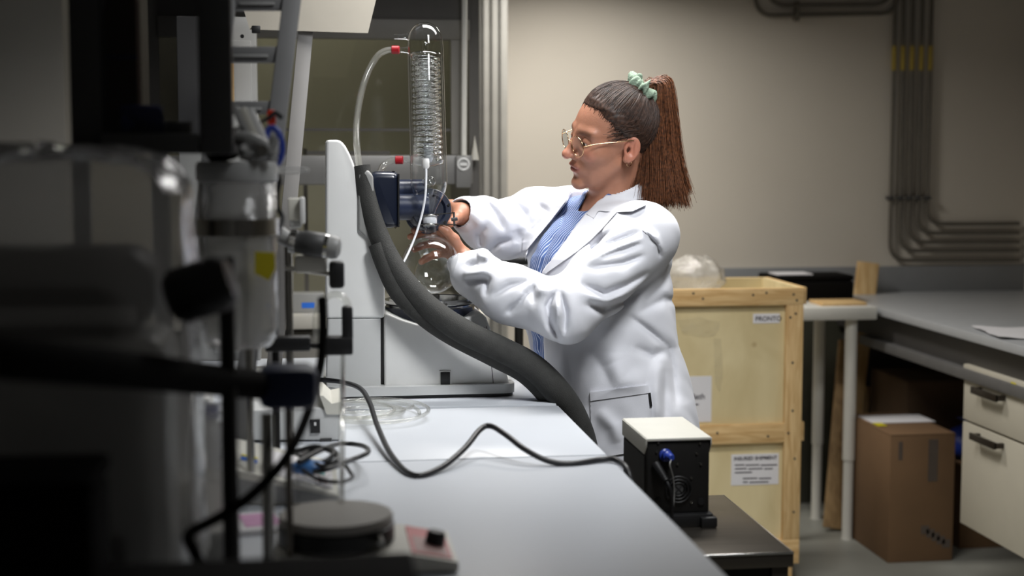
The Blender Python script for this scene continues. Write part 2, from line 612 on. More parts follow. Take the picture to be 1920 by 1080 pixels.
# ------------------------------------------------------------------ grey panel band and desk along the right wall
sp0 = onY(1360, 502, WALL_Y).z
struct('trim_3', MB().box2((onY(1290, 520, 5.6).x, WALL_Y - 0.02, 0.82), (RIGHT_X, WALL_Y, onY(1750, 498, WALL_Y).z), 0.002), M_SPLASH,
       label='grey splashback panel on the back wall')
DZ = 0.87
DX = onZ(1690, 588, DZ).x
dk = thing('wall_desk', 'long grey laminate desk along the right wall', 'desk', (DX, 4.0, 0))
obj('desk_top', MB().box2((DX, 1.6, DZ - 0.03), (RIGHT_X, WALL_Y - 0.02, DZ), 0.003), M_DESK, dk)
obj('front_rail', MB().box2((DX + 0.05, 1.6, DZ - 0.13), (DX + 0.075, WALL_Y - 0.03, DZ - 0.03), 0.002), M_DESKU, dk)
obj('lower_rail', MB().box2((DX + 0.02, 1.6, DZ - 0.165), (DX + 0.075, WALL_Y - 0.35, DZ - 0.13), 0.003), mat('desk_rail', rgb(96, 95, 94), 0.5), dk)
obj('end_panel', MB().box2((DX + 0.08, WALL_Y - 0.06, 0), (RIGHT_X, WALL_Y - 0.03, DZ - 0.03)), M_DESKU, dk)
obj('leg', MB().box2((DX + 0.03, 2.0, 0), (DX + 0.07, 2.04, DZ - 0.165)), M_DESKU, dk)
obj('leg', MB().box2((RIGHT_X - 0.07, 2.0, 0), (RIGHT_X - 0.03, 2.04, DZ - 0.03)), M_DESKU, dk)

# hanging drawer unit under the desk
cx = DX + 0.035
yb = onX(1808, 700, cx).y                 # far front corner
yf = yb - 0.46
zt = onX(1808, 682, cx).z
zb = onX(1808, 984, cx).z
cz = onX(1808, 788, cx).z
cu = thing('drawer_unit', 'cream drawer unit with dark bar handles hung under the desk', 'cabinet', (cx, yb, zb))
obj('body', MB().box2((cx + 0.02, yf, zb), (cx + 0.5, yb, zt - 0.035), 0.002), M_CAB, cu)
lid = obj('top_panel', MB().box2((cx - 0.002, yf - 0.005, zt - 0.033), (cx + 0.5, yb + 0.004, zt), 0.003), M_CAB, cu)
obj('warning_sticker', MB().box2((cx - 0.003, onX(1903, 715, cx).y - 0.012, zt - 0.026), (cx - 0.0015, onX(1903, 715, cx).y + 0.02, zt - 0.008)), M_YELLOW, lid)
for (z0, z1, hz) in ((cz + 0.004, zt - 0.042, onX(1848, 734, cx).z), (zb, cz - 0.004, onX(1872, 832, cx).z)):
    dr = obj('drawer', MB().box2((cx, yf, z0), (cx + 0.02, yb, z1), 0.002), M_CAB, cu)
    hy = yb - 0.20
    hb = MB().box2((cx - 0.034, hy - 0.085, hz - 0.011), (cx - 0.024, hy + 0.085, hz + 0.011), 0.002)
    hb.box2((cx - 0.03, hy - 0.085, hz - 0.008), (cx, hy - 0.073, hz + 0.008)).box2((cx - 0.03, hy + 0.073, hz - 0.008), (cx, hy + 0.085, hz + 0.008))
    obj('handle', hb, M_DARKSTEEL, dr)
# sheet of paper on the desk
c = onZ(1912, 624, DZ + 0.004)
gv, gf = [], []
for i in range(9):
    for j in range(7):
        u, v = i / 8 - .5, j / 6 - .5
        gv.append((c.x + u * 0.21 + v * 0.05, c.y + v * 0.29 - u * 0.05, DZ + 0.003 + 0.012 * max(0, abs(u) - 0.25) + 0.004 * math.sin(6 * v + 4 * u) ** 2))
for i in range(8):
    for j in range(6):
        gf.append((i * 7 + j, (i + 1) * 7 + j, (i + 1) * 7 + j + 1, i * 7 + j + 1))
tag(link_mesh('paper_sheet', gv, gf, M_PAPER, base=(c.x, c.y, DZ)), 'crumpled white sheet lying on the grey wall desk', 'paper')

# ------------------------------------------------------------------ boxes under the desk
def carton(name, label, x0, x1, y0, y1, z0, z1, m=M_CARD, tapes=True):
    t = thing(name, label, 'box', ((x0 + x1) / 2, (y0 + y1) / 2, z0), 'cartons under the wall desk')
    obj('body', MB().box2((x0, y0, z0), (x1, y1, z1 - 0.004), 0.004), m, t)
    ym = (y0 + y1) / 2
    obj('flap', MB().box2((x0 + 0.001, y0 + 0.001, z1 - 0.004), (x1 - 0.001, ym - 0.002, z1), 0.001), m, t)
    obj('flap', MB().box2((x0 + 0.001, ym + 0.002, z1 - 0.004), (x1 - 0.001, y1 - 0.001, z1), 0.001), m, t)
    if tapes:
        obj('tape_strip', MB().box2((x1 - 0.10, y0 - 0.0012, z1 - 0.17), (x1 - 0.065, y0, z1 - 0.02)), M_TAPE, t)
        obj('tape_strip', MB().box2((x0 + 0.03, y0 - 0.0012, z1 - 0.09), (x0 + 0.045, y0, z1 - 0.025)), M_TAPE, t)
    return t


YB = 4.72
a, b = onY(1668, 900, YB), onY(1790, 900, YB)
zc = onY(1720, 814, YB).z
tb = carton('cardboard_box', 'tall brown cardboard box standing right of the white table leg', a.x, b.x, YB, YB + 0.42, 0, zc)
obj('shipping_label', MB().box2((a.x + 0.02, YB + 0.21, zc), (a.x + 0.26, YB + 0.36, zc + 0.002)), M_PAPER, tb)
obj('hazard_label', MB().box2((a.x - 0.015 + 0.03, YB + 0.15, zc + 0.0021), (a.x + 0.05, YB + 0.21, zc + 0.003)), M_YELLOW, tb)
mk = MB()
for k in range(5):
    mk.box2((a.x + 0.12 + 0.02 * k, YB - 0.0012, 0.10 - 0.013 * k), (a.x + 0.15 + 0.02 * k, YB, 0.13 - 0.013 * k))
obj('tape_strip', mk, M_TAPE, tb)
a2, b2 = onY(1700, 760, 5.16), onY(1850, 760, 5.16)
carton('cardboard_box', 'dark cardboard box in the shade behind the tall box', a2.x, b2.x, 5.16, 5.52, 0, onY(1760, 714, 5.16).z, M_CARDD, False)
a3, b3 = onY(1798, 950, 4.86), onY(1890, 950, 4.86)
carton('cardboard_box', 'low cardboard box beneath the cream drawer unit', a3.x + 0.005, b3.x + 0.15, 4.86, 5.12, 0, onY(1800, 872, 4.86).z - 0.0, M_CARD, False)
# blue plastic bag on the low box
bz = onY(1800, 872, 4.86).z
bb = MB()
bc = onY(1812, 818, 4.98)
prof = [(0.002, -0.0), (0.05, 0.002), (0.085, 0.03), (0.08, 0.07), (0.05, 0.105), (0.02, 0.12), (0.012, 0.135), (0.03, 0.15), (0.002, 0.15)]
bb.lathe(prof, (bc.x, bc.y, bz + 0.001), (0, 0, 1), 28)
for i, v in enumerate(bb.v):
    n = mnoise.noise(Vector(v) * 18) * 0.016
    bb.v[i] = (v[0] + n, v[1] - n * 0.6, max(v[2] + n * 0.3, bz + 0.001))
tag(obj('plastic_bag', bb, M_BLUE, smooth=180, base=(bc.x, bc.y, bz)), 'knotted blue plastic bag beside the cream drawers', 'bag')

# ------------------------------------------------------------------ white high table beside the crate
TY = 5.0
tz = onY(1600, 576, TY).z
xa, xb = onY(1440, 580, TY).x, onY(1645, 586, TY).x
th = tz - onY(1600, 600, TY).z
wt = thing('high_table', 'white high table with round adjustable legs beside the crate', 'table', ((xa + xb) / 2, TY + 0.25, 0))
obj('table_top', MB().box2((xa, TY, tz - th), (xb, TY + 0.42, tz), 0.004), M_WHITET, wt)
for (lx, ly) in ((onY(1604, 700, TY).x, TY + 0.05), (onY(1535, 700, TY + 0.36).x, TY + 0.36), (xa + 0.05, TY + 0.05), (xa + 0.05, TY + 0.36)):
    lg = obj('leg', MB().lathe([(0.001, 0.3), (0.0225, 0.3), (0.0225, tz - th), (0.001, tz - th)], (lx, ly, 0), seg=24), M_WHITET, wt)
    obj('leg_extension', MB().lathe([(0.001, 0.0), (0.021, 0.0), (0.019, 0.012), (0.019, 0.305), (0.001, 0.305)], (lx, ly, 0), seg=24), M_WHITET, lg)
# black case and a plank lying on the table
c0, c1 = onY(1448, 540, TY + 0.22), onY(1602, 540, TY + 0.22)
bk = thing('equipment_case', 'flat black case on the white table behind the crate', 'case', ((c0.x + c1.x) / 2, TY + 0.3, tz))
ct = onY(1520, 517, TY + 0.22).z
obj('shell', MB().box2((c0.x, TY + 0.22, tz), (c1.x, TY + 0.40, ct - 0.02), 0.012, 3), M_MATTE, bk)
obj('lid', MB().box2((c0.x, TY + 0.22, ct - 0.02), (c1.x, TY + 0.40, ct), 0.009, 3), M_MATTE, bk)
obj('paper_slip', MB().box2((c0.x + 0.03, TY + 0.25, ct), (c0.x + 0.17, TY + 0.36, ct + 0.004)), M_PAPER, bk)
tag(obj('wooden_plank', MB().box2((onY(1532, 570, TY + 0.1).x, TY + 0.05, tz), (onY(1616, 570, TY + 0.1).x, TY + 0.19, tz + 0.012), 0.002), M_WOODH,
        base=(onY(1570, 570, TY).x, TY + 0.1, tz)), 'short pale plank lying flat on the white table', 'plank')
# dark sheet standing behind the table legs
s0, s1 = onY(1470, 800, 5.57), onY(1646, 800, 5.57)
tag(obj('dark_sheet', MB().box2((s0.x, 5.600, 0), (s1.x, 5.614, 0.81), 0.003), mat('dark_green_sheet', rgb(62, 62, 52), 0.5, vary=0.12), base=((s0.x + s1.x) / 2, 5.57, 0)),
    'dark olive sheet standing against the wall behind the white table legs', 'sheet')
# boards leaning on the wall behind the table
def board(label, top, bot, w, t, m):
    top, bot = Vector(top), Vector(bot)
    o = MB().beam(bot, top, w, t, up=(0, 1, 0.001), bevel=0.002)
    return tag(obj('leaning_board', o, m, base=bot), label, 'board', 'boards leaning between table and desk')


top = onY(1628, 492, 5.53)
board('pale wooden board leaning upright behind the white table, tallest of the boards', top, (onY(1590, 900, 5.45).x - 0.03, 5.455, 0.012), 0.088, 0.02, M_WOOD)
top = onY(1644, 578, 5.585)
board('narrow dark board leaning beside the desk end', top, (onY(1598, 900, 5.545).x, 5.545, 0.01), 0.035, 0.018, M_BOARD)
board('weathered board leaning low behind the white table leg', onY(1590, 640, 5.40), (onY(1572, 1000, 5.1).x, 5.16, 0.012), 0.075, 0.02, M_BOARD)
# ================================================================== SHIPPING CRATE
KY = 4.5
kz = onY(1400, 541, KY).z
kx1 = onY(1505, 700, KY).x
kx0 = onY(1040, 700, KY).x
kd = 0.42
st = 0.058
kr = thing('shipping_crate', 'open plywood shipping crate with pine battens and paper labels', 'crate', ((kx0 + kx1) / 2, KY + kd / 2, 0))
z_m1, z_m0 = onY(1400, 796, KY).z, onY(1400, 832, KY).z
z_t = onY(1400, 573, KY).z
fp = obj('front_panel', MB().box2((kx0, KY + 0.02, 0.09), (kx1 - 0.004, KY + 0.032, kz - 0.01)), M_PLY, kr)
obj('back_panel', MB().box2((kx0, KY + kd - 0.03, 0.09), (kx1 - 0.004, KY + kd - 0.018, kz)), M_PLY, kr)
obj('side_panel', MB().box2((kx0, KY + 0.03, 0.09), (kx0 + 0.012, KY + kd - 0.03, kz)), M_PLY, kr)
obj('side_panel', MB().box2((kx1 - 0.016, KY + 0.03, 0.09), (kx1 - 0.004, KY + kd - 0.03, kz)), M_PLY, kr)
obj('floor_panel', MB().box2((kx0, KY + 0.03, 0.078), (kx1 - 0.004, KY + kd - 0.03, 0.09)), M_PLY, kr)
obj('top_rail', MB().box2((kx0, KY, z_t), (kx1, KY + 0.02, kz), 0.002), M_WOODH, kr)
obj('middle_rail', MB().box2((kx0, KY + 0.001, z_m0), (kx1 - st, KY + 0.02, z_m1), 0.002), M_WOODH, kr)
obj('bottom_rail', MB().box2((kx0, KY, 0.078), (kx1, KY + 0.02, 0.16), 0.002), M_WOODH, kr)
obj('stile', MB().box2((kx1 - st, KY + 0.0005, 0.16), (kx1, KY + 0.02, z_t), 0.002), M_WOOD, kr)
obj('stile', MB().box2((kx0, KY + 0.0005, 0.16), (kx0 + st, KY + 0.02, z_t), 0.002), M_WOOD, kr)
sx = kx1 - 0.004
obj('side_rail', MB().box2((sx, KY + 0.02, z_t), (sx + 0.02, KY + kd, kz), 0.002), M_WOODH, kr)
obj('side_rail', MB().box2((sx, KY + 0.02, z_m0), (sx + 0.02, KY + kd, z_m1), 0.002), M_WOODH, kr)
obj('rim_rail', MB().box2((kx0, KY + kd - 0.018, z_t), (kx1, KY + kd, kz), 0.002), M_WOODH, kr)
for k in range(3):
    x = kx0 + 0.02 + k * (kx1 - kx0 - 0.12) / 2
    obj('skid', MB().box2((x, KY + 0.01, 0), (x + 0.08, KY + kd - 0.01, 0.078), 0.002), M_WOOD, kr)
for (px, py) in ((1300, 550), (1318, 560), (1412, 553), (1437, 549), (1488, 552), (1494, 563), (1492, 588), (1482, 595), (1486, 680), (1486, 770), (1478, 812), (1490, 860), (1488, 960), (1345, 812), (1440, 818)):
    c = onY(px, py, KY)
    obj('nail', MB().cyl(c + Vector((0, -0.0015, 0)), c + Vector((0, 0.004, 0)), 0.0038, seg=8), M_DGREY, kr)


def label_plate(px0, py0, px1, py1, y):
    return obj('paper_label', slab(px0, py0, px1, py1, y - 0.0015, 0.0015), M_PAPER, kr)


PYL = KY + 0.02
l1 = label_plate(1412, 588, 1462, 606, PYL)
X, Z = (1, 0, 0), (0, 0, 1)
text('lettering', 'PRONTO', onY(1416, 602, PYL - 0.0022), 0.0215, X, Z, M_INK, l1, bold=0.0004)
l2 = label_plate(1235, 706, 1334, 792, PYL)
text('lettering', '26', onY(1286, 730, PYL - 0.0022), 0.026, X, Z, M_INK, l2, 'RIGHT')
o = text('lettering', 'n Bath', onY(1322, 748, PYL - 0.0022), 0.026, X, Z, M_INK, l2, 'RIGHT', 0.0004)
ul = MB()
slab(1250, 758, 1310, 760.5, PYL - 0.0022, 0.0005, mb=ul)
slab(1250, 774, 1302, 776, PYL - 0.0022, 0.0005, mb=ul)
obj('printed_line', ul, M_INK, l2)
l3 = label_plate(1371, 851, 1460, 909, PYL)
text('lettering', 'INSURED SHIPMENT', onY(1376, 863.5, PYL - 0.0022), 0.0165, X, Z, M_INK, l3, bold=0.0005)
pl = MB()                                  # small print too blurred to read: broken dark lines
for (py, spans) in ((872, ((1378, 1396), (1398, 1424), (1426, 1457))), (879, ((1378, 1400), (1403, 1430), (1433, 1449))), (886, ((1378, 1410),)),
                    (897, ((1393, 1420), (1423, 1446))), (904, ((1393, 1402), (1405, 1441)))):
    for (p0, p1) in spans:
        slab(p0, py - 1.1, p1, py + 1.1, PYL - 0.0022, 0.0005, mb=pl)
obj('printed_line', pl, M_INK, l3)
# clear tape remnants on the front panel
tp = MB()
tl = [(1268, 600), (1290, 596), (1312, 594), (1330, 600), (1350, 603), (1348, 618), (1340, 630), (1318, 632), (1300, 630), (1280, 624)]
c_ = onY(1308, 613, PYL - 0.003)
tv_ = [c_] + [onY(x, y, PYL - 0.0012 - 0.004 * (k % 2)) for k, (x, y) in enumerate(tl)]
tp.add(tv_, [(0, 1 + k, 1 + (k + 1) % len(tl)) for k in range(len(tl))])
obj('torn_tape', tp, G_TAPE, kr)
tp2 = MB()
tl = [onY(x, y, PYL - 0.0012) for x, y in ((1338, 634), (1352, 634), (1356, 700), (1350, 738), (1340, 720))]
tp2.add(tl, [tuple(range(5))])
obj('torn_tape', tp2, G_TAPE, kr)
# clear plastic bag of packing on top of the crate
pb = MB()
pc = onY(1300, 541, KY + 0.18)
for it in range(1):
    pb.ball((0, 0, 0), 1.0, 40, 26)
for i, v in enumerate(pb.v):
    d = Vector(v)
    n = mnoise.noise(d * 2.2) * 0.16 + abs(mnoise.noise(d * 5.0)) * 0.14 + mnoise.noise(d * 11) * 0.05
    q = d * (1 + n)
    pb.v[i] = (pc.x + q.x * 0.102, pc.y + q.y * 0.10, kz - 0.012 + (q.z + 0.55) * 0.068)
tag(obj('packing_bag', pb, G_BAG, smooth=180, base=(pc.x, pc.y, kz)), 'crumpled clear plastic bag resting on the open crate', 'bag')

# ================================================================== FUME HOOD behind the bench
HY = 4.5
hx0, hx1 = onY(300, 200, HY).x, onY(898, 200, HY).x
fh = thing('fume_hood', 'grey fume hood with lowered glass sash behind the bench', 'fume hood', ((hx0 + hx1) / 2, HY + 0.35, 0))
obj('back_panel', MB().box2((hx0, HY + 0.62, 0.0), (hx1, HY + 0.65, 2.75)), M_OLIVE, fh)
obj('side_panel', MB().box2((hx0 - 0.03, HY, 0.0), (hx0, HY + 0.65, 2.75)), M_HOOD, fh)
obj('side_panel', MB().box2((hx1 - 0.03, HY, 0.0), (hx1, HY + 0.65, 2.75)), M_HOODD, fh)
zh = onY(700, 74, HY).z
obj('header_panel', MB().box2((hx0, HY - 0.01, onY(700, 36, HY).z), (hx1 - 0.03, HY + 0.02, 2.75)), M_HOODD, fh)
obj('header_rail', MB().box2((hx0, HY - 0.02, zh), (hx1 - 0.03, HY + 0.01, onY(700, 36, HY).z), 0.003), M_HOOD, fh)
obj('track_stile', slab(846, 74, 864, 290, HY - 0.015, 0.03), M_HOOD, fh)
sash = obj('sash_pane', MB().box2((hx0, HY, onY(700, 294, HY).z), (onY(846, 200, HY).x, HY + 0.006, zh)), G_PANE, fh)
obj('glazing_bar', MB().box2((hx0, HY - 0.006, onY(700, 246, HY).z), (onY(846, 200, HY).x, HY + 0.012, onY(700, 241, HY).z)), M_HOODD, sash)
obj('glazing_bar', MB().box2((onY(575, 286, HY).x, HY - 0.008, onY(700, 290, HY).z), (onY(730, 200, HY).x, HY + 0.012, onY(700, 283, HY).z)), M_HOODD, sash)
obj('sash_rail', MB().box2((hx0, HY - 0.04, onY(700, 346, HY).z), (onY(884, 300, HY).x, HY + 0.01, onY(700, 291, HY).z), 0.006), M_GREYM, fh)
obj('guide_rod', MB().cyl(onY(871, -60, HY - 0.05), onY(869.5, 292, HY - 0.05), 0.0085), M_WHITET, fh)
bd = obj('latch_plate', slab(855, 292, 883, 352, HY - 0.055, 0.02, 0.003), M_GREYM, fh)
bc = onY(869, 308, HY - 0.057)
rg = MB()
ringp = [bc + Vector((math.cos(2 * PI * k / 28) * 0.017, 0, math.sin(2 * PI * k / 28) * 0.017)) for k in range(28)]
rg.tube(ringp, 0.0035, 8, closed=True)
rg.box(bc, (0.022, 0.004, 0.009))
obj('round_badge', rg, M_WHITEP, bd)
cn = MB().lathe([(0.0005, 0.075), (0.008, 0.03), (0.013, 0.0), (0.0005, 0.0)], onY(890, 300, HY - 0.03), seg=16)
obj('sash_stop', cn, M_HOODL, fh)
# lower part: sill, inner divider, work surface and cupboard fronts
obj('sill', MB().box2((hx0, HY - 0.10, 0.90), (hx1 + 0.02, HY + 0.62, 0.94), 0.004), M_HOODL, fh)
obj('inner_divider', MB().box2((onY(570, 450, HY + 0.3).x, HY + 0.30, 0.94), (onY(578, 450, HY + 0.3).x, HY + 0.32, 1.45)), M_HOODD, fh)
for k in range(3):
    w = (hx1 - hx0) / 3
    cd = obj('cupboard_door', MB().box2((hx0 + w * k + 0.004, HY - 0.06, 0.1), (hx0 + w * (k + 1) - 0.004, HY - 0.04, 0.89), 0.003), M_HOOD, fh)
    obj('handle', MB().box2((hx0 + w * k + 0.1, HY - 0.085, 0.78), (hx0 + w * k + 0.25, HY - 0.065, 0.80), 0.003), M_STEEL, cd)
# stool back behind her far arm
sk = thing('lab_stool', 'black lab stool whose curved backrest shows beneath her far arm', 'stool', (onY(975, 500, 4.05).x, 4.1, 0))
sc_ = onY(975, 495, 4.05)
arc = [Vector((sc_.x + math.sin(a) * 0.13, 4.05 + (1 - math.cos(a)) * 0.10, sc_.z)) for a in np.linspace(-1.2, 1.2, 13)]
bkm = MB()
for z_ in (-0.012, 0.012):
    bkm.tube([p + Vector((0, 0, z_)) for p in arc], 0.017, 10)
obj('backrest', bkm, M_BLACK, sk)
obj('back_post', MB().cyl((sc_.x, 4.075, 0.62), (sc_.x, 4.068, sc_.z), 0.013), M_BLACKM, sk)
obj('seat', MB().lathe([(0.001, 0.58), (0.16, 0.58), (0.18, 0.595), (0.18, 0.625), (0.165, 0.64), (0.001, 0.645)], (sc_.x, 4.2, 0), seg=36), M_BLACK, sk)
obj('column', MB().cyl((sc_.x, 4.2, 0.06), (sc_.x, 4.2, 0.58), 0.025), M_CHROME, sk)
obj('seat_bracket', MB().box2((sc_.x - 0.02, 4.06, 0.56), (sc_.x + 0.02, 4.2, 0.585), 0.003), M_BLACKM, sk)
for k in range(5):
    a = 2 * PI * k / 5 + 0.3
    e = Vector((sc_.x + 0.22 * math.cos(a), 4.2 + 0.22 * math.sin(a), 0.06))
    lg = obj('foot', MB().beam((sc_.x, 4.2, 0.075), e, 0.035, 0.025, bevel=0.005), M_BLACKM, sk)
    obj('caster', MB().cyl(e + Vector((0, -0.01, -0.037)), e + Vector((0, 0.01, -0.037)), 0.023, seg=16), M_BLACK, lg)

# ================================================================== BENCHES
def bench(label, y0, y1, x0=-1.25):
    t = thing('lab_bench', label, 'bench', ((x0 + BENCH_X) / 2, (y0 + y1) / 2, 0), 'lab benches pushed together')
    top = obj('worktop', MB().box2((x0, y0, BENCH_Z - 0.03), (BENCH_X, y1, BENCH_Z), 0.0025), M_BENCH, t)
    obj('edge_band', MB().box2((BENCH_X - 0.001, y0 + 0.003, BENCH_Z - 0.027), (BENCH_X + 0.001, y1 - 0.003, BENCH_Z - 0.004)), M_EDGE, top)
    obj('apron', MB().box2((x0 + 0.05, y0 + 0.02, BENCH_Z - 0.10), (BENCH_X - 0.05, y0 + 0.045, BENCH_Z - 0.03)), M_GREYM, t)
    obj('apron', MB().box2((x0 + 0.05, y1 - 0.045, BENCH_Z - 0.10), (BENCH_X - 0.05, y1 - 0.02, BENCH_Z - 0.03)), M_GREYM, t)
    for x in (x0 + 0.05, BENCH_X - 0.09):
        for y in (y0 + 0.05, y1 - 0.09):
            obj('leg', MB().box2((x, y, 0), (x + 0.04, y + 0.04, BENCH_Z - 0.03), 0.003), M_GREYM, t)
    return t


Y1 = onZ(900, 859, BENCH_Z).y
Y2 = onZ(900, 762, BENCH_Z).y
b1_ = bench('white laminate lab bench nearest the camera under the cable', 0.95, Y1 - 0.004)
obj('gap_shade_strip', MB().box2((-1.25, Y1 - 0.004, BENCH_Z - 0.03), (BENCH_X, Y1 + 0.004, BENCH_Z - 0.006)), M_MATTE, b1_)  # matte black strip added so the bench gap looks shaded
bench('middle white laminate lab bench with the tubing coil', Y1 + 0.004, Y2 - 0.012)
bench('far white laminate lab bench carrying the rotary evaporator', Y2 + 0.012, 3.78)

# ================================================================== ROTARY EVAPORATOR
RY = 3.12                                   # front plane of its housings
GD = 3.22                                   # lens distance of the glassware
KS = GD / F_PX


def rx(px, y=RY):
    return onY(px, 600, y).x


rv = thing('rotary_evaporator', 'white rotary evaporator with glass condenser and dark foam hoses', 'evaporator', (rx(790), RY + 0.1, BENCH_Z))
# base tray
zb0 = BENCH_Z + 0.002


def rounded_plate(x0, x1, y0, y1, z0, z1, r, mb=None):
    mb = mb or MB()
    pts = []
    for (cx_, cy_, a0) in ((x1 - r, y1 - r, 0), (x0 + r, y1 - r, PI / 2), (x0 + r, y0 + r, PI), (x1 - r, y0 + r, 3 * PI / 2)):
        for k in range(7):
            a = a0 + PI / 2 * k / 6
            pts.append((cx_ + r * math.cos(a), cy_ + r * math.sin(a), z0))
    return mb.prism(pts, (0, 0, z1 - z0))


obj('foot_rim', rounded_plate(rx(612), rx(962), RY - 0.015, RY + 0.26, zb0, zb0 + 0.006, 0.02), M_BLACK, rv)
obj('base_tray', rounded_plate(rx(606), rx(965), RY - 0.02, RY + 0.265, zb0 + 0.006, zb0 + 0.026, 0.025), M_LGREY, rv)
# tower: curved white upper shell over a plainer column
zt0 = zb0 + 0.026


def pixprism(pts, y, depth, mb=None):
    mb = mb or MB()
    return mb.prism([onY(x, yy, y) for x, yy in pts], (0, depth, 0))


def bevelled_prism(pts, y, depth, bev, seg=3):
    poly = [onY(x, yy, y) for x, yy in pts]
    m = MB().prism(poly, (0, depth, 0))
    bm = bmesh.new()
    vs = [bm.verts.new(v) for v in m.v]
    for f in m.f:
        bm.faces.new([vs[i] for i in f])
    bmesh.ops.recalc_face_normals(bm, faces=bm.faces)
    ed = [e for e in bm.edges if len(e.link_faces) == 2 and e.calc_face_angle(0) > 0.6]
    bmesh.ops.bevel(bm, geom=ed, offset=bev, segments=seg, affect='EDGES', profile=0.5)
    bm.verts.index_update()
    r = MB()
    r.add([v.co for v in bm.verts], [[v.index for v in f.verts] for f in bm.faces])
    bm.free()
    return r


shell_pts = [(611, 597), (611, 266), (614, 262), (632, 262), (640, 264), (648, 274), (656, 289), (663, 306), (669, 326), (674, 350), (679, 380), (684, 408), (691, 432),
             (699, 456), (708, 480), (716, 504), (721, 524), (722, 545), (722, 592), (718, 597)]
obj('tower_shell', bevelled_prism(shell_pts, RY, 0.15, 0.006), M_WHITEP, rv)
obj('tower_column', bevelled_prism([(614, 597), (714, 597), (714, 731), (612, 731)], RY + 0.004, 0.142, 0.003), M_LGREY, rv)
obj('tower_gap_shade', pixprism([(713, 590), (720, 590), (720, 729), (713, 729)], RY + 0.02, 0.11), M_DGREY, rv)  # solid dark strip standing in for shade between tower and bath
# lift carriage bracket and drive unit
obj('carriage_bracket', bevelled_prism([(672, 325), (690, 318), (700, 330), (704, 450), (694, 452), (672, 432)], RY - 0.01, 0.10, 0.005), M_GREYP, rv)
dc = P(727, 375, GD + 0.015)
axd = (RT * 1.0 + Vector((0, 0.12, 0))).normalized()
dr = MB().lathe([(0.001, -0.03), (0.052, -0.03), (0.062, -0.018), (0.064, 0.0), (0.064, 0.018), (0.060, 0.0255), (0.001, 0.0255)], dc, axd, 40)
obj('drive_housing', bevelled_prism([(684, 340), (692, 326), (706, 322), (742, 322), (750, 330), (750, 420), (744, 428), (700, 428), (684, 415)], RY + 0.005, 0.13, 0.014, 4), M_NAVY, rv)
obj('drive_seam', pixprism([(746, 326), (749, 326), (749, 426), (746, 426)], RY + 0.003, 0.13), M_BLACK, rv)
sh = MB().lathe([(0.001, -0.02), (0.030, -0.02), (0.030, 0.05), (0.001, 0.05)], P(762, 388, GD + 0.03), axd, 32)
sh.lathe([(0.001, -0.02), (0.026, -0.02), (0.026, 0.04), (0.001, 0.04)], P(762, 358, GD + 0.05), axd, 32)
obj('drive_shaft_cover', sh, M_NAVYL, rv)
# round flange head (its broad axis leans towards the viewer's right)
hc = P(805, 395, GD + 0.045)
ha = (FW * -0.92 + RT * 0.34 + UP * 0.10).normalized()
hd = MB().lathe([(0.001, -0.05), (0.040, -0.05), (0.047, -0.042), (0.047, -0.012), (0.049, -0.010), (0.049, 0.014), (0.046, 0.019), (0.034, 0.019), (0.030, 0.012), (0.001, 0.012)], hc, ha, 48)
fl = obj('flange_head', hd, M_NAVY, rv)
for rr, hh in ((0.0475, -0.020), (0.0475, -0.030)):
    ringp = []
    xo = ha.orthogonal().normalized()
    yo = ha.cross(xo)
    for k in range(40):
        a = 2 * PI * k / 40
        ringp.append(hc + ha * hh + (xo * math.cos(a) + yo * math.sin(a)) * rr)
    obj('ring_rib', MB().tube(ringp, 0.0018, 8, closed=True), M_NAVYL, fl)
for k in range(6):
    a = 2 * PI * (k + 0.5) / 6
    p_ = hc + (xo * math.cos(a) + yo * math.sin(a)) * 0.041
    obj('screw', MB().cyl(p_ + ha * 0.015, p_ + ha * 0.022, 0.0032, seg=10), M_CHROME, fl)

# condenser glass: turned about a slightly leaning axis
CT, CB = P(796, 42, GD), P(806.5, 436, GD)
cax = (CT - CB).normalized()


def hgt(py):
    return (CB + (CT - CB) * ((436 - py) / 394.0) - CB).length * (1 if py <= 436 else -1)


def gl(pairs):
    return [(r * KS, hgt(y)) for r, y in pairs]


cond = obj('condenser_jacket', MB().lathe(gl([(0.5, 42), (8, 43), (16, 46), (24, 53), (30, 63), (33, 76), (34, 92), (34.3, 200), (34.6, 338), (34, 350), (30, 362), (22, 378), (14, 392), (11, 400), (10, 436)]), CB, cax, 56),
           G_THIN, rv, smooth=180)
obj('inner_wall', MB().lathe(gl([(0.5, 96), (10, 97), (28, 100), (30.5, 106), (30.8, 300), (28, 308), (12, 312), (0.5, 313)]), CB, cax, 48), G_THIN, cond, smooth=180)


def helix(r, py0, py1, turns, tr, seg=8, n=26, ph=0.0):
    xo = cax.orthogonal().normalized()
    yo = cax.cross(xo)
    pts = []
    N = int(turns * n)
    for i in range(N + 1):
        f = i / N
        a = 2 * PI * turns * f + ph
        pts.append(CB + cax * hgt(py0 + (py1 - py0) * f) + (xo * math.cos(a) + yo * math.sin(a)) * r * KS)
    return MB().tube(pts, tr, seg)


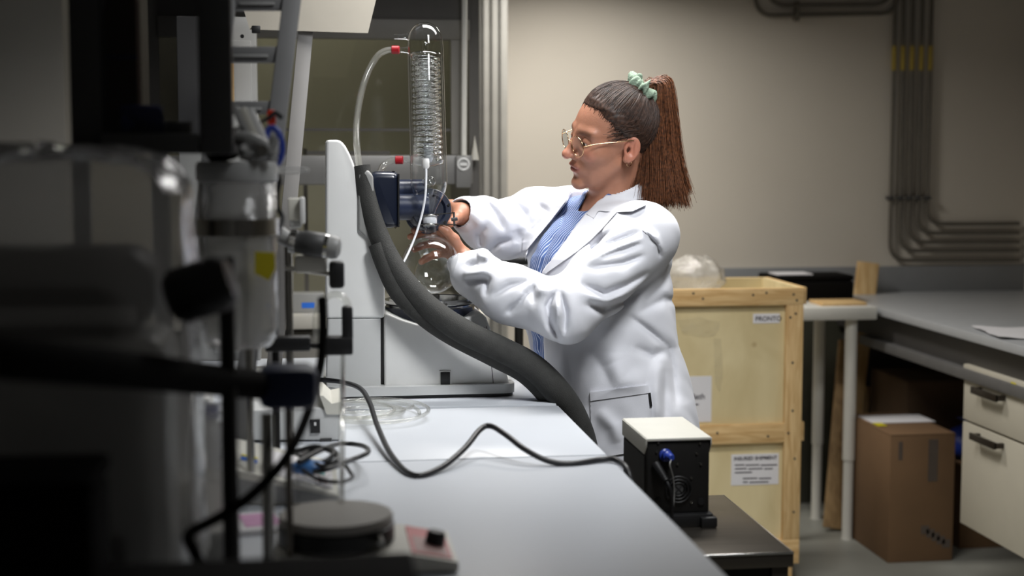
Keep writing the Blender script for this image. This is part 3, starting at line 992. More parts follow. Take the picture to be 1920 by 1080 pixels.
obj('cooling_coil', helix(25.5, 104, 298, 19, 0.0036), G_COIL, cond, smooth=180)
obj('cooling_coil', helix(16.5, 110, 292, 17, 0.0030, ph=1.5), G_COIL, cond, smooth=180)
obj('core_tube', MB().lathe(gl([(0.5, 78), (4, 79), (5.5, 84), (5.5, 96), (4, 100), (4, 300), (0.5, 301)]), CB, cax, 20), G_THIN, cond, smooth=180)
obj('vapour_insert', MB().lathe(gl([(0.5, 268), (8, 270), (10, 276), (7, 283), (10.5, 290), (8, 298), (5, 304), (0.5, 305)]), CB + RT * 0.0015, cax, 24), M_PTFE, cond, smooth=180)
for (y0, y1, r0) in ((330, 352, 14), (338, 372, 9)):
    obj('inner_bulb', MB().lathe(gl([(0.5, y0), (r0 * .7, y0 + 3), (r0, (y0 + y1) / 2), (r0 * .7, y1 - 3), (3, y1)]), CB, cax, 28), G_THIN, cond, smooth=180)


def nipple(px, py, length, r0, r1, name='hose_nipple'):
    a = P(px, py, GD)
    b = a - RT * length * KS
    m = MB().lathe([(r0 * 1.5 * KS, -3 * KS), (r0 * KS, 2 * KS), (r1 * KS, length * 0.55 * KS), (r1 * KS, length * KS), (r1 * 0.7 * KS, length * KS)], a, -RT, 20)
    return obj(name, m, G_THIN, cond, smooth=180)


nipple(763, 69, 24, 6, 5)
nipple(763, 94, 16, 6, 5)
nipple(769, 300, 16, 6, 5)
for (px, py) in ((741.5, 93.5), (748.5, 300)):
    a = P(px, py, GD)
    cp = MB().lathe([(0.001, -7.5 * KS), (6.5 * KS, -7.5 * KS), (8 * KS, -6.5 * KS), (8 * KS, 6.5 * KS), (6.5 * KS, 7.5 * KS), (0.001, 7.5 * KS)], a, RT, 12)
    obj('screw_cap', cp, M_RED, rv)
# joint clip and clamp
obj('ground_joint', MB().lathe(gl([(12.5, 402), (14, 405), (13, 420), (12.5, 424)]), CB, cax, 28), M_PTFE, rv, smooth=180)
jc = P(806, 412, GD)
cl = MB()
for (yo, x1, dy) in ((404, 852, -5), (421, 856, 0)):
    cl.beam(P(790, yo, GD - 0.014), P(x1, yo + dy, GD - 0.012), 0.006, 0.0022)
    ring = [jc + UP * ((412 - yo) * KS) + RT * (15 * KS * math.cos(a)) - FW * (15 * KS * math.sin(a)) for a in np.linspace(-0.4, PI + 0.4, 16)]
    cl.tube(ring, 0.0022, 8)
clp = obj('joint_clamp', cl, M_STEEL, rv)
kn = MB().cyl(P(851, 398, GD - 0.012), P(852, 424, GD - 0.012), 0.0024, seg=10)
kn.cyl(P(846, 412, GD - 0.012), P(858, 410, GD - 0.012), 0.0042, seg=12)
obj('clamp_screw', kn, M_DGREY, clp)
# neck + receiving flask
FC = P(808, 496, GD)
fr = 56 * KS
prof = [(10 * KS, 84 * KS), (10 * KS, 68 * KS), (11 * KS, 58 * KS)]
a0 = math.asin(12.5 / 56)
for k in range(33):
    a = a0 + (PI - a0 - 0.001) * k / 32
    prof.append((fr * math.sin(a), fr * math.cos(a)))
obj('receiving_flask', MB().lathe(prof, FC, (0, 0, 1), 56), G_THIN, rv, smooth=180)
# evaporating flask behind, dipping towards the bath
EC = P(815, 512, GD + 0.165)
ef = MB()
ea = (UP * 0.72 - RT * 0.35 - FW * 0.55).normalized()
er = 0.048
prof = [(0.011, er + 0.05), (0.011, er + 0.012), (0.014, er - 0.003)]
for k in range(33):
    a = 0.30 + (PI - 0.301) * k / 32
    prof.append((er * math.sin(a), er * math.cos(a)))
obj('evaporating_flask', ef.lathe(prof, EC, ea, 48), G_THIN, rv, smooth=180)
# heating bath: body with scooped front, steel rim
bath = bevelled_prism([(721, 731), (720, 600), (724, 587), (736, 592), (756, 600), (780, 607), (808, 610), (840, 607), (868, 600), (888, 590), (904, 588), (912, 596),
                       (932, 650), (948, 690), (958, 731)], RY, 0.22, 0.005)
hb = obj('heating_bath', bath, M_WHITEP, rv)
obj('corner_seam', MB().tube([onY(x, y, RY - 0.0005) for x, y in ((912, 612), (917, 650), (922, 690), (926, 730))], 0.0008, 6), M_DGREY, hb)
bcx, bcy = onY(806, 580, RY + 0.115).x, RY + 0.115
zr = onY(806, 590, RY).z
obj('bath_collar', MB().lathe([(0.094, zr - 0.05), (0.101, zr - 0.04), (0.101, zr + 0.008), (0.094, zr + 0.008)], (bcx, bcy, 0), seg=56), M_NAVY, rv)
obj('bath_bowl', MB().lathe([(0.001, zr - 0.08), (0.06, zr - 0.078), (0.092, zr - 0.05), (0.094, zr + 0.012), (0.103, zr + 0.014), (0.107, zr + 0.018), (0.103, zr + 0.023), (0.094, zr + 0.022), (0.092, zr + 0.026), (0.088, zr + 0.024), (0.086, zr + 0.0)], (bcx, bcy, 0), seg=64), M_CHROME, rv)
sw = obj('rocker_switch', slab(824, 695, 846, 725, RY - 0.003, 0.006, 0.0008), M_WHITEP, rv)
obj('rocker', slab(826, 698, 844, 722, RY - 0.005, 0.004, 0.001), M_BLACK, sw)
obj('control_knob', MB().lathe([(0.001, 0), (0.009, 0), (0.008, 0.016), (0.001, 0.017)], P(946, 690, GD), RT, 20), M_NAVY, rv)
# white dosing tube from the condenser core to behind the hoses
tb = MB().tube([P(798.5, 306, GD - 0.045), P(799, 330, GD - 0.05), P(797, 370, GD - 0.055), P(789, 410, GD - 0.06), P(774, 455, GD - 0.075), P(752, 500, GD - 0.105), P(727, 530, GD - 0.11)], 0.0026, 10, smooth=6)
dt = obj('dosing_tube', tb, M_PTFE, rv)
obj('tube_fitting', MB().lathe([(0.001, 0.010), (0.007, 0.010), (0.008, 0.004), (0.008, -0.008), (0.005, -0.012), (0.001, -0.012)], P(798.5, 306, GD - 0.045), UP, 16), M_WHITEP, dt)
# clear cooling hoses
HO = [P(735, 93.5, GD), P(724, 95, GD), P(708, 105, GD), P(690, 135, GD - 0.01), P(677, 175, GD - 0.03), P(669, 225, GD - 0.06), P(669, 270, GD - 0.09), P(675, 322, GD - 0.115)]
obj('cooling_hose', MB().tube(HO, [6 * KS] * len(HO), 14, smooth=7), G_TUBE, rv, smooth=180)
obj('hose_core', MB().tube(HO, [3.6 * KS] * len(HO), 12, smooth=7), G_TUBE, rv, smooth=180)
HO2 = [P(742, 300, GD), P(732, 302, GD), P(718, 312, GD - 0.01), P(709, 332, GD - 0.05), P(702, 360, GD - 0.09), P(708, 440, GD - 0.115)]
obj('cooling_hose', MB().tube(HO2, [6 * KS] * len(HO2), 14, smooth=7), G_TUBE, rv, smooth=180)
# two foam-insulated hoses sweeping down over the bench edge
H1 = [(678, 311, 16, -.115), (688, 370, 17, -.115), (706, 430, 18, -.115), (730, 485, 20, -.12), (764, 535, 21, -.13), (808, 580, 22, -.135), (870, 622, 23, -.14),
      (940, 655, 23, -.14), (995, 685, 24, -.13), (1040, 728, 25, -.12), (1075, 780, 25, -.09), (1098, 850, 25, -.06), (1104, 960, 25, -.04)]
obj('insulated_hose', MB().tube([P(x, y, GD + o_) for x, y, r, o_ in H1], [r * KS for x, y, r, o_ in H1], 20, smooth=8), M_RUBBER, rv, smooth=60)
H2 = [(706, 458, 15, -.125), (722, 500, 16, -.128), (748, 548, 18, -.13), (795, 592, 19, -.125), (850, 628, 20, -.12), (930, 668, 21, -.115), (985, 698, 21, -.10),
      (1030, 742, 22, -.09), (1062, 795, 22, -.06), (1080, 860, 22, -.03), (1088, 960, 22, -.01)]
obj('insulated_hose', MB().tube([P(x, y, GD + o_) for x, y, r, o_ in H2], [r * KS for x, y, r, o_ in H2], 20, smooth=8), M_RUBBER, rv, smooth=60)

# ================================================================== STEEL SIDE TABLE AND BLACK POWER UNIT
SZ = 0.75
sxr = onZ(1488, 1036, SZ).x
sy0 = onZ(1400, 1038, SZ).y
sy1 = onZ(1400, 926, SZ).y
stt = thing('steel_side_table', 'small stainless steel table beside the bench', 'table', (0.66, (sy0 + sy1) / 2, 0))
obj('table_top', MB().box2((BENCH_X + 0.012, sy0, SZ - 0.004), (sxr, sy1, SZ), 0.0015), M_STEELD, stt)
obj('edge_strip', MB().box2((BENCH_X + 0.012, sy0 - 0.002, SZ - 0.026), (sxr + 0.001, sy0, SZ - 0.0), 0.001), M_STEELD, stt)
obj('edge_strip', MB().box2((sxr, sy0, SZ - 0.026), (sxr + 0.002, sy1, SZ), 0.001), M_STEELD, stt)
obj('highlight_lip', MB().cyl((BENCH_X + 0.012, sy0 - 0.002, SZ - 0.001), (sxr + 0.001, sy0 - 0.002, SZ - 0.001), 0.0022, seg=10), M_CHROME, stt)  # chrome lip added to draw the bright highlight along the edge
obj('apron', MB().box2((BENCH_X + 0.03, sy0 + 0.012, SZ - 0.075), (sxr - 0.02, sy0 + 0.028, SZ - 0.006)), M_BLACKM, stt)
for x in (BENCH_X + 0.02, sxr - 0.035):
    for y in (sy0 + 0.005, sy1 - 0.035):
        obj('leg', MB().box2((x, y, 0), (x + 0.03, y + 0.03, SZ - 0.004), 0.002), M_STEELD, stt)
obj('lower_shelf', MB().box2((BENCH_X + 0.02, sy0 + 0.01, 0.22), (sxr - 0.01, sy1 - 0.01, 0.235)), M_STEELD, stt)

PYF = onZ(1270, 987, SZ).y
pxl, pxr = onY(1213, 900, PYF).x, onY(1330, 900, PYF).x
zpt = onY(1270, 822, PYF).z
zp0 = onY(1270, 962, PYF).z
depth = 0.20
pu = thing('power_unit', 'black boxy power unit with cream lid on the steel table', 'power unit', ((pxl + pxr) / 2, PYF + 0.1, SZ))
obj('chassis', MB().box2((pxl, PYF, zp0), (pxr, PYF + depth, zpt - 0.003), 0.003), M_BLACKM, pu)
lidm = MB().box2((pxl - 0.002, PYF - 0.004, zpt - 0.004), (pxr + 0.002, PYF + depth + 0.003, zpt + 0.002), 0.002)
lidm.prism([(pxl - 0.003, PYF - 0.003, zpt), (pxl - 0.003, PYF + depth, zpt), (pxl - 0.003, PYF + depth, zpt - 0.03), (pxl - 0.003, PYF + 0.012, zpt - 0.03), (pxl - 0.003, PYF - 0.003, zpt - 0.012)], (0.002, 0, 0))
lidm.prism([(pxr + 0.001, PYF - 0.003, zpt), (pxr + 0.001, PYF + depth, zpt), (pxr + 0.001, PYF + depth, zpt - 0.03), (pxr + 0.001, PYF + 0.012, zpt - 0.03), (pxr + 0.001, PYF - 0.003, zpt - 0.012)], (0.002, 0, 0))
obj('lid', lidm, M_OFFW, pu)
obj('side_panel', MB().box2((pxl - 0.002, PYF + 0.015, zp0 + 0.005), (pxl, PYF + depth - 0.01, zpt - 0.035)), M_DGREY, pu)
obj('plinth', MB().box2((pxl - 0.004, PYF - 0.012, SZ), (pxr + 0.006, PYF + 0.05, zp0), 0.004), M_BLACK, pu)
obj('foot', MB().box2((pxr - 0.02, PYF - 0.022, SZ), (pxr + 0.011, PYF + 0.005, SZ + 0.02), 0.004), M_BLACK, pu)
obj('plinth', MB().box2((pxl - 0.004, PYF + depth - 0.05, SZ), (pxr + 0.006, PYF + depth, zp0), 0.004), M_BLACK, pu)
# rear-face fittings
fc = onY(1272, 917, PYF - 0.002)
fg = None
for r_ in (0.012, 0.018, 0.024):
    ringp = [fc + Vector((math.cos(2 * PI * k / 32) * r_, -0.002, math.sin(2 * PI * k / 32) * r_)) for k in range(32)]
    g_ = obj('fan_guard_ring', MB().tube(ringp, 0.0013, 6, closed=True), M_BLACK, pu)
for k in range(2):
    a = PI / 4 + k * PI / 2
    v_ = Vector((math.cos(a), 0, math.sin(a))) * 0.024
    obj('fan_guard_bar', MB().cyl(fc - v_ + Vector((0, -0.001, 0)), fc + v_ + Vector((0, -0.001, 0)), 0.0012, seg=6), M_BLACK, pu)
obj('fan_hub', MB().cyl(fc + Vector((0, 0.002, 0)), fc + Vector((0, -0.001, 0)), 0.009, seg=20), M_DGREY, pu)
for (px, py) in ((1234, 830), (1312, 831), (1306, 850), (1231, 847), (1270, 870), (1314, 870), (1296, 896), (1296, 942)):
    c = onY(px, py, PYF)
    obj('screw', MB().cyl(c + Vector((0, 0.001, 0)), c + Vector((0, -0.0025, 0)), 0.0022, seg=8), M_STEEL, pu)
for (px, py) in ((1314, 940), (1233, 940)):
    c = onY(px, py, PYF)
    obj('blanking_plug', MB().cyl(c + Vector((0, 0.001, 0)), c + Vector((0, -0.003, 0)), 0.0062, seg=16), M_BLACK, pu)
# blue connector with lead
bc = onY(1247, 853, PYF)
cn = obj('blue_connector', MB().lathe([(0.001, 0.034), (0.005, 0.034), (0.007, 0.028), (0.007, 0.018), (0.0095, 0.016), (0.0095, 0.006), (0.012, 0.004), (0.012, 0)], bc, (0.12, -1, 0.05), 14), M_BLUE, pu)
obj('sensor_lead', MB().tube([bc + Vector((0.005, -0.03, 0)), onY(1256, 872, PYF - 0.04), onY(1262, 896, PYF - 0.03), onY(1264, 930, PYF - 0.02), onY(1259, 985, PYF - 0.02)], 0.0012, 8, smooth=6), M_GREYP, cn)
pl0 = onY(1232, 872, PYF)
plg = MB()
pa, pb_ = onY(1230, 872, PYF), onY(1250, 903, PYF - 0.035)
plg.tube([pa, pb_], [0.0095, 0.006], 14)
for k in range(5):
    f = 0.35 + k * 0.13
    c = pa.lerp(pb_, f)
    d_ = (pb_ - pa).normalized()
    plg.cyl(c - d_ * 0.0012, c + d_ * 0.0012, 0.0092 - 0.0025 * f, seg=14)
pg = obj('mains_plug', plg, M_BLACK, pu)
obj('mains_lead', MB().tube([pb_, onY(1256, 918, PYF - 0.04), onY(1260, 945, PYF - 0.035), onY(1258, 975, PYF - 0.03), onY(1250, 1010, PYF - 0.04)], 0.0036, 10, smooth=6), M_CORD, pg)

# ================================================================== CABLES AND TUBING ON THE BENCH
cz_ = BENCH_Z
PC = [onZ(598, 712, cz_ + 0.045) + Vector((0, 0, 0)), onZ(640, 716, cz_ + 0.045), onZ(675, 728, cz_ + 0.05), onZ(693, 755, cz_ + 0.045), onZ(708, 800, cz_ + 0.025), onZ(735, 855, cz_ + 0.01), onZ(775, 891, cz_ + 0.004),
      onZ(825, 878, cz_ + 0.008), onZ(870, 842, cz_ + 0.025), onZ(900, 806, cz_ + 0.045), onZ(920, 799, cz_ + 0.05), onZ(948, 815, cz_ + 0.042), onZ(985, 843, cz_ + 0.025), onZ(1030, 865, cz_ + 0.008),
      onZ(1075, 869, cz_ + 0.004), onZ(1130, 861, cz_ + 0.006), onZ(1158, 864, cz_ + 0.006)]
e0 = Vector((BENCH_X + 0.012, PC[-1].y - 0.05, cz_ - 0.01))
PC += [e0, e0 + Vector((0.01, -0.02, -0.09))]
tag(obj('extension_cable', MB().tube(PC, 0.0052, 12, smooth=8), M_CORD, base=PC[6]), 'black power cable looping over the white bench to its edge', 'cable')
# coil of clear tubing
tc0 = onZ(690, 776, cz_ + 0.01)
cm = []
N = 5 * 44
for i in range(N):
    f = i / N
    a = 2 * PI * 5 * f
    r_ = 0.098 + 0.022 * math.sin(f * 21 + 1)
    cm.append((tc0.x - 0.012 + r_ * math.cos(a) + 0.016 * math.sin(f * 13), tc0.y + 0.01 + r_ * 0.95 * math.sin(a) + 0.03 * math.sin(f * 8), cz_ + 0.006 + 0.012 * f + 0.010 * max(0, math.sin(a * 0.7))))
tag(obj('tubing_coil', MB().tube(cm, 0.0038, 10), G_TUBE, smooth=180, base=(tc0.x, tc0.y, cz_)), 'loose coil of clear tubing lying on the middle bench', 'tubing')
# small white instrument with rocker switch, left of the coil
iy = onZ(600, 828, cz_).y
im = thing('small_instrument', 'small pale instrument with open tray top and rocker switch', 'instrument', (onY(590, 800, iy).x, iy + 0.08, cz_))
obj('housing', bevelled_prism([(452, 826), (452, 770), (600, 764), (638, 772), (638, 826)], iy, 0.15, 0.004), M_LGREY, im)
tr = MB()
tr.prism([onY(x, y, iy - 0.004) for x, y in ((600, 742), (606, 742), (622, 757), (640, 753), (640, 777), (612, 777))], (0, 0.16, 0))
obj('tray_lip', tr, M_OFFW, im)
sw = obj('rocker_switch', slab(582, 787, 600, 812, iy - 0.004, 0.006), M_BLACK, im)
obj('rocker_mark', slab(589, 792, 593, 798, iy - 0.006, 0.002), M_WHITEP, sw)
obj('foot', slab(600, 822, 622, 829, iy - 0.002, 0.03), M_DGREY, im)
kb = onY(458, 800, iy - 0.004)
obj('black_knob', MB().lathe([(0.001, 0.02), (0.009, 0.018), (0.011, 0.008), (0.011, 0), (0.001, 0)], kb, (0, -1, 0), 18), M_BLACK, im)
# white wedge-shaped controller with keypad
wy = onZ(520, 945, cz_).y
wm = thing('wedge_controller', 'off-white wedge shaped controller with printed keypad front', 'controller', (onY(530, 900, wy).x, wy + 0.06, cz_))
x0_, x1_ = onY(428, 900, wy).x, onY(634, 900, wy).x
hw = 0.062
pts = [(x0_, wy - 0.01, cz_ + 0.002), (x1_, wy - 0.06, cz_ + 0.002), (x1_ + 0.0, wy - 0.06, cz_ + 0.012), (x0_, wy + 0.0, cz_ + hw), (x0_, wy + 0.0, cz_ + hw)]
wb = MB()
A = [Vector((x0_, wy, cz_ + 0.002)), Vector((x1_, wy - 0.02, cz_ + 0.002)), Vector((x1_, wy + 0.15, cz_ + 0.002)), Vector((x0_, wy + 0.15, cz_ + 0.002))]
B = [Vector((x0_, wy, cz_ + 0.058)), Vector((x1_, wy - 0.02, cz_ + 0.016)), Vector((x1_, wy + 0.15, cz_ + 0.030)), Vector((x0_, wy + 0.15, cz_ + 0.075))]
wb.add(A + B, [(0, 3, 2, 1), (4, 5, 6, 7), (0, 1, 5, 4), (1, 2, 6, 5), (2, 3, 7, 6), (3, 0, 4, 7)])
obj('housing', wb, M_OFFW, wm)


def onwedge(u, v, lift=0.0015):
    p_ = (B[0] * (1 - u) + B[1] * u) * (1 - v) + (B[3] * (1 - u) + B[2] * u) * v
    n_ = (B[1] - B[0]).cross(B[3] - B[0]).normalized()
    return p_ + n_ * lift


def patch(u0, u1, v0, v1, lift):
    return MB().prism([onwedge(u0, v0, 0.0), onwedge(u1, v0, 0.0), onwedge(u1, v1, 0.0), onwedge(u0, v1, 0.0)], (B[1] - B[0]).cross(B[3] - B[0]).normalized() * lift)


obj('keypad_field', patch(0.30, 0.95, 0.12, 0.85, 0.0015), M_PAPER, wm)
obj('teal_stripe', patch(0.70, 0.88, 0.45, 0.58, 0.0022), mat('teal_print', rgb(70, 150, 150), 0.5), wm)
obj('red_print', patch(0.80, 0.90, 0.22, 0.30, 0.0022), mat('red_print', rgb(190, 90, 80), 0.5), wm)
obj('blue_stripe', patch(0.10, 0.25, 0.35, 0.42, 0.0022), M_BLUEB, wm)
obj('yellow_stripe', patch(0.10, 0.25, 0.45, 0.50, 0.0022), M_YELLOW, wm)
obj('front_band', MB().prism([Vector((x0_, wy - 0.0012, cz_ + 0.004)), Vector((x1_, wy - 0.0212, cz_ + 0.004)), Vector((x1_, wy - 0.0212, cz_ + 0.012)), Vector((x0_, wy - 0.0012, cz_ + 0.045))], (0, 0.001, 0)), M_GREYP, wm)
# tangle of black cables on it
for k, (lb, sd) in enumerate((('bundled black cable heaped highest behind the stirring hotplate', 1), ('black cable loop reaching furthest right towards the clear tubing coil', 2), ('thin black cable curled low on the pale controller', 3))):
    rr = random.Random(sd)
    ctrl = {1: [(548, 850), (590, 838), (625, 850), (600, 868), (565, 858), (585, 846), (620, 842), (632, 862), (590, 880), (560, 866)],
            2: [(560, 866), (600, 845), (640, 832), (680, 836), (690, 848), (660, 862), (620, 878), (590, 884)],
            3: [(556, 852), (600, 872), (640, 868), (656, 885), (660, 896), (636, 904), (596, 898), (566, 880)]}[sd]
    pth = [onZ(x, y, cz_ + (0.055 if x < 640 else 0.03) + rr.uniform(0, 0.02)) for x, y in ctrl]
    tag(obj('cable_coil', MB().tube(pth, 0.0042 if sd < 3 else 0.003, 10, smooth=7), M_CORD, base=pth[0]), lb, 'cable', 'tangled cables on the controller')
bcn = onZ(578, 876, cz_ + 0.06)
tag(obj('blue_glove', MB().ball(bcn, 0.022, 14, 9, (1.3, 0.8, 0.5)), mat('blue_film', rgb(70, 120, 180), 0.3, vary=0.3, scale=60), base=bcn, smooth=180), 'small shiny blue plastic wad under the black cables', 'wrapper')

# ================================================================== OUT-OF-FOCUS RIG ON THE LEFT OF THE BENCH
def onbench(px, d):
    """bench-top point below a pixel column at lens distance d"""
    p = P(px, 540, d)
    return Vector((p.x, p.y, BENCH_Z))


def pbox(px0, py0, px1, py1, d, t, bevel=0.0, mb=None):
    """box whose front face fills a pixel rectangle at lens distance d (axis aligned, depth t)"""
    c = P((px0 + px1) / 2, (py0 + py1) / 2, d)
    k = d / F_PX
    return (mb or MB()).box((c.x, c.y + t / 2, c.z), ((px1 - px0) * k, t, (py1 - py0) * k), 0, bevel)


# --- smoked cabinet on uprights over the bench
SD = 1.9
sb = thing('smoked_cabinet', 'black framed cabinet with smoked door raised on posts', 'cabinet', onbench(280, SD))
obj('frame_post', pbox(128, -260, 190, 288, SD, 0.03, 0.003), M_DGREY, sb)
obj('frame_post', pbox(370, -260, 432, 288, SD, 0.03, 0.003), M_DGREY, sb)
obj('bottom_rail', pbox(190, 250, 370, 288, SD, 0.03, 0.003), M_DGREY, sb)
obj('smoked_door', pbox(188, -260, 372, 252, SD + 0.01, 0.004), G_DARK, sb)
lo_, hi_ = P(128, 288, SD), P(432, -260, SD)
obj('shelf_board', MB().box2((lo_.x, lo_.y, lo_.z), (hi_.x, lo_.y + 0.13, lo_.z + 0.012)), M_DGREY, sb)
obj('side_panel', MB().box2((lo_.x, lo_.y + 0.03, lo_.z), (lo_.x + 0.006, lo_.y + 0.12, hi_.z)), M_DGREY, sb)
for px in (150, 300):
    f_ = P(px, 300, SD + 0.09)
    obj('upright', MB().box2((f_.x - 0.011, f_.y, BENCH_Z), (f_.x + 0.011, f_.y + 0.022, lo_.z), 0.002), M_BLACKM, sb)
zs = lo_.z + 0.012
p_ = P(226, 200, SD + 0.08)
bx_ = thing('brown_carton', 'brown carton standing inside the smoked cabinet', 'box', (p_.x, p_.y, zs))
obj('body', MB().box2((p_.x - 0.03, p_.y - 0.02, zs), (p_.x + 0.026, p_.y + 0.03, zs + 0.20), 0.002), M_CARD, bx_)
obj('blue_band', MB().box2((p_.x - 0.03, p_.y - 0.0212, zs + 0.115), (p_.x + 0.026, p_.y - 0.02, zs + 0.122)), M_BLUE, bx_)
p_ = P(264, 235, SD + 0.055)
rb = thing('blue_roll', 'dark blue roll lying inside the smoked cabinet', 'roll', (p_.x, p_.y, zs))
obj('roll', MB().lathe([(0.008, -0.028), (0.025, -0.028), (0.027, -0.024), (0.027, 0.024), (0.025, 0.028), (0.008, 0.028)], (p_.x, p_.y, zs + 0.027), (1, 0.2, 0), 26), M_BLUE, rb)
obj('core', MB().lathe([(0.006, -0.029), (0.008, -0.029), (0.008, 0.029), (0.006, 0.029)], (p_.x, p_.y, zs + 0.027), (1, 0.2, 0), 20), M_OFFW, rb)
for (px, r_, lb) in ((303, 0.012, 'small white tub next to the dark blue roll'), (338, 0.016, 'wider white tub at the right inside the smoked cabinet')):
    p_ = P(px, 230, SD + 0.055)
    t = thing('white_tub', lb, 'tub', (p_.x, p_.y, zs), 'tubs in the smoked cabinet')
    obj('pot', MB().lathe([(0.001, 0), (r_ * .9, 0), (r_, 0.022), (r_ * .95, 0.023), (0.001, 0.023)], (p_.x, p_.y, zs), seg=20), M_OFFW, t)
    obj('lid', MB().lathe([(r_ * 1.05, 0.023), (r_ * 1.05, 0.031), (0.001, 0.032)], (p_.x, p_.y, zs), seg=20), M_WHITEP, t)

# --- leaning dark ladder rack
LD = 2.35
lr = thing('ladder_rack', 'dark grey leaning ladder rack beside the smoked cabinet', 'rack', onbench(440, LD))


def pline(px0, py0, px1, py1, d, wpx, t, d1=None):
    return MB().beam(P(px0, py0, d), P(px1, py1, d1 or d), wpx * d / F_PX, t, up=(0, 1, 0), bevel=0.002)


obj('side_rail', pline(562, -120, 436, 912, LD, 34, 0.02), M_RACK, lr)
obj('side_rail', pline(442, -120, 322, 912, LD, 30, 0.02), M_RACK, lr)
for (py, h) in ((5, 30), (103, 30), (202, 24), (330, 22), (460, 22)):
    xr = 562 - 126 * (py + 120) / 1032
    xl = xr - 118
    rg_ = obj('rung', pline(xl, py, xr, py, LD, h, 0.016), M_RACK, lr)
    obj('slot_strip', pline(xl + 20, py + 2, xl + 86, py + 2, LD - 0.0095, 6, 0.003), M_GREYP, rg_)

# --- white board on a slanted mast, and the grey locker behind the rack
MD = 3.45
mb_ = thing('notice_panel', 'blank white panel held on a slanted grey mast', 'panel', onbench(520, MD))
obj('mast', MB().beam(P(575, 40, MD), P(513, 700, MD) , 0.036, 0.012, up=(0, 1, 0), bevel=0.002), M_MAST, mb_)
fz = P(513, 700, MD)
obj('mast_foot', MB().box((fz.x, fz.y, BENCH_Z + 0.01), (0.16, 0.10, 0.02), bevel=0.004), M_GREYP, mb_)
obj('board', MB().prism([P(x, y, MD - 0.02) for x, y in ((468, 55), (690, 62), (722, -70), (430, -70))], (0, 0.012, 0)), M_NOTICE, mb_)
obj('clip', pbox(472, 48, 488, 62, MD - 0.03, 0.012, 0.002), M_BLACK, mb_)
GL_ = 3.62
gl_ = thing('grey_locker', 'grey metal locker with wooden strip behind the ladder rack', 'locker', onbench(400, GL_))
c0, c1 = P(330, 30, GL_), P(478, 30, GL_)
obj('carcass', MB().box2((c0.x, c0.y, BENCH_Z), (c1.x, c0.y + 0.10, c0.z), 0.003), M_GREYP, gl_)
obj('door_panel', MB().box2((c0.x + 0.08, c0.y - 0.008, BENCH_Z + 0.02), (c1.x - 0.012, c0.y, c0.z - 0.06), 0.002), M_GREYP, gl_)
obj('lock', MB().cyl(P(454, 68, GL_ - 0.012), P(454, 68, GL_), 0.005, seg=12), M_BLACK, gl_)
obj('wood_strip', pbox(412, 118, 438, 195, GL_ - 0.02, 0.01), M_WOOD, gl_)

# --- clear vessel with pale lid and the fittings heaped on it
VD = 2.1
vc = onbench(448, VD)
kv = VD / F_PX
zl = P(448, 300, VD).z
vr = 72 * kv
cv = thing('clear_vessel', 'tall clear plastic vessel with pale lid amid the rig', 'vessel', vc)
zb_ = P(448, 655, VD).z
vh = zl - zb_ - 0.03
obj('wall', MB().lathe([(0.001, 0.0), (vr * 0.80, 0.004), (vr * 0.95, 0.016), (vr, 0.03), (vr, vh), (vr * 0.97, vh), (vr * 0.97, 0.03)], (vc.x, vc.y, zb_), seg=48), G_COVER, cv, smooth=180)
up_ = P(300, 300, SD + 0.10)
obj('support_bracket', MB().beam((vc.x, vc.y + vr, zb_ + 0.10), (up_.x, up_.y, zb_ + 0.10), 0.012, 0.012), M_BLACKM, cv)
obj('support_post', MB().cyl((vc.x + 0.01, vc.y + vr + 0.008, BENCH_Z), (vc.x + 0.01, vc.y + vr + 0.008, zb_ + 0.2), 0.006), M_STEEL, cv)
obj('lid', MB().lathe([(0.001, 0), (vr * 1.03, 0), (vr * 1.05, 0.004), (vr * 1.05, 0.022), (vr, 0.028), (0.001, 0.028)], (vc.x, vc.y, zl - 0.03), seg=48), M_LGREY, cv)
zr_ = P(448, 424, VD).z
obj('clamp_ring', MB().lathe([(vr * 1.0, -0.012), (vr * 1.06, -0.012), (vr * 1.06, 0.012), (vr * 1.0, 0.012)], (vc.x, vc.y, zr_), seg=48, closed=True), M_STEEL, cv)
obj('liner_sleeve', MB().lathe([(vr * 0.8, 0.02), (vr * 0.82, 0.16), (vr * 0.8, 0.2)], (vc.x, vc.y, zb_), seg=36), G_TUBE, cv)
obj('yellow_tag', MB().prism([P(x, y, VD - 0.07) for x, y in ((478, 472), (515, 474), (516, 505), (504, 526), (478, 512))], (0, 0.003, 0)), M_YELLOW, cv)
zv = zl + 0.0


def onlid(px, d, lift=0.0):
    p = P(px, 300, d)
    return Vector((p.x, p.y, zv + lift))


for (k, lb) in ((0, 'leftmost of the pale plates fanned on the vessel lid'), (1, 'middle pale plate fanned on the vessel lid'), (2, 'rightmost, whitest plate fanned on the vessel lid')):
    a_, b_ = P(447 + 15 * k, 214 + 3 * k, VD + 0.01), P(483 + 14 * k, 296, VD - 0.02)
    t = thing('white_plate', lb, 'plate', b_, 'plates on the vessel lid')
    obj('blade', MB().beam(b_, a_, 0.010, 0.05, up=(0, 1, 0), bevel=0.002), (M_GREYP, M_OFFW, M_WHITEP)[k], t)
    obj('grip', MB().beam(b_, b_.lerp(a_, 0.25), 0.013, 0.054, up=(0, 1, 0), bevel=0.003), M_GREYP, t)
p_ = onlid(425, VD - 0.03)
bk2 = thing('black_connector', 'bulky black connector lying left on the vessel lid', 'connector', p_)
obj('shell', MB().lathe([(0.001, -0.03), (0.016, -0.03), (0.022, -0.022), (0.022, 0.01), (0.016, 0.018), (0.016, 0.03), (0.001, 0.03)], p_ + Vector((0, 0, 0.0225)), (0.7, -0.3, 0.35), 20), M_BLACK, bk2)
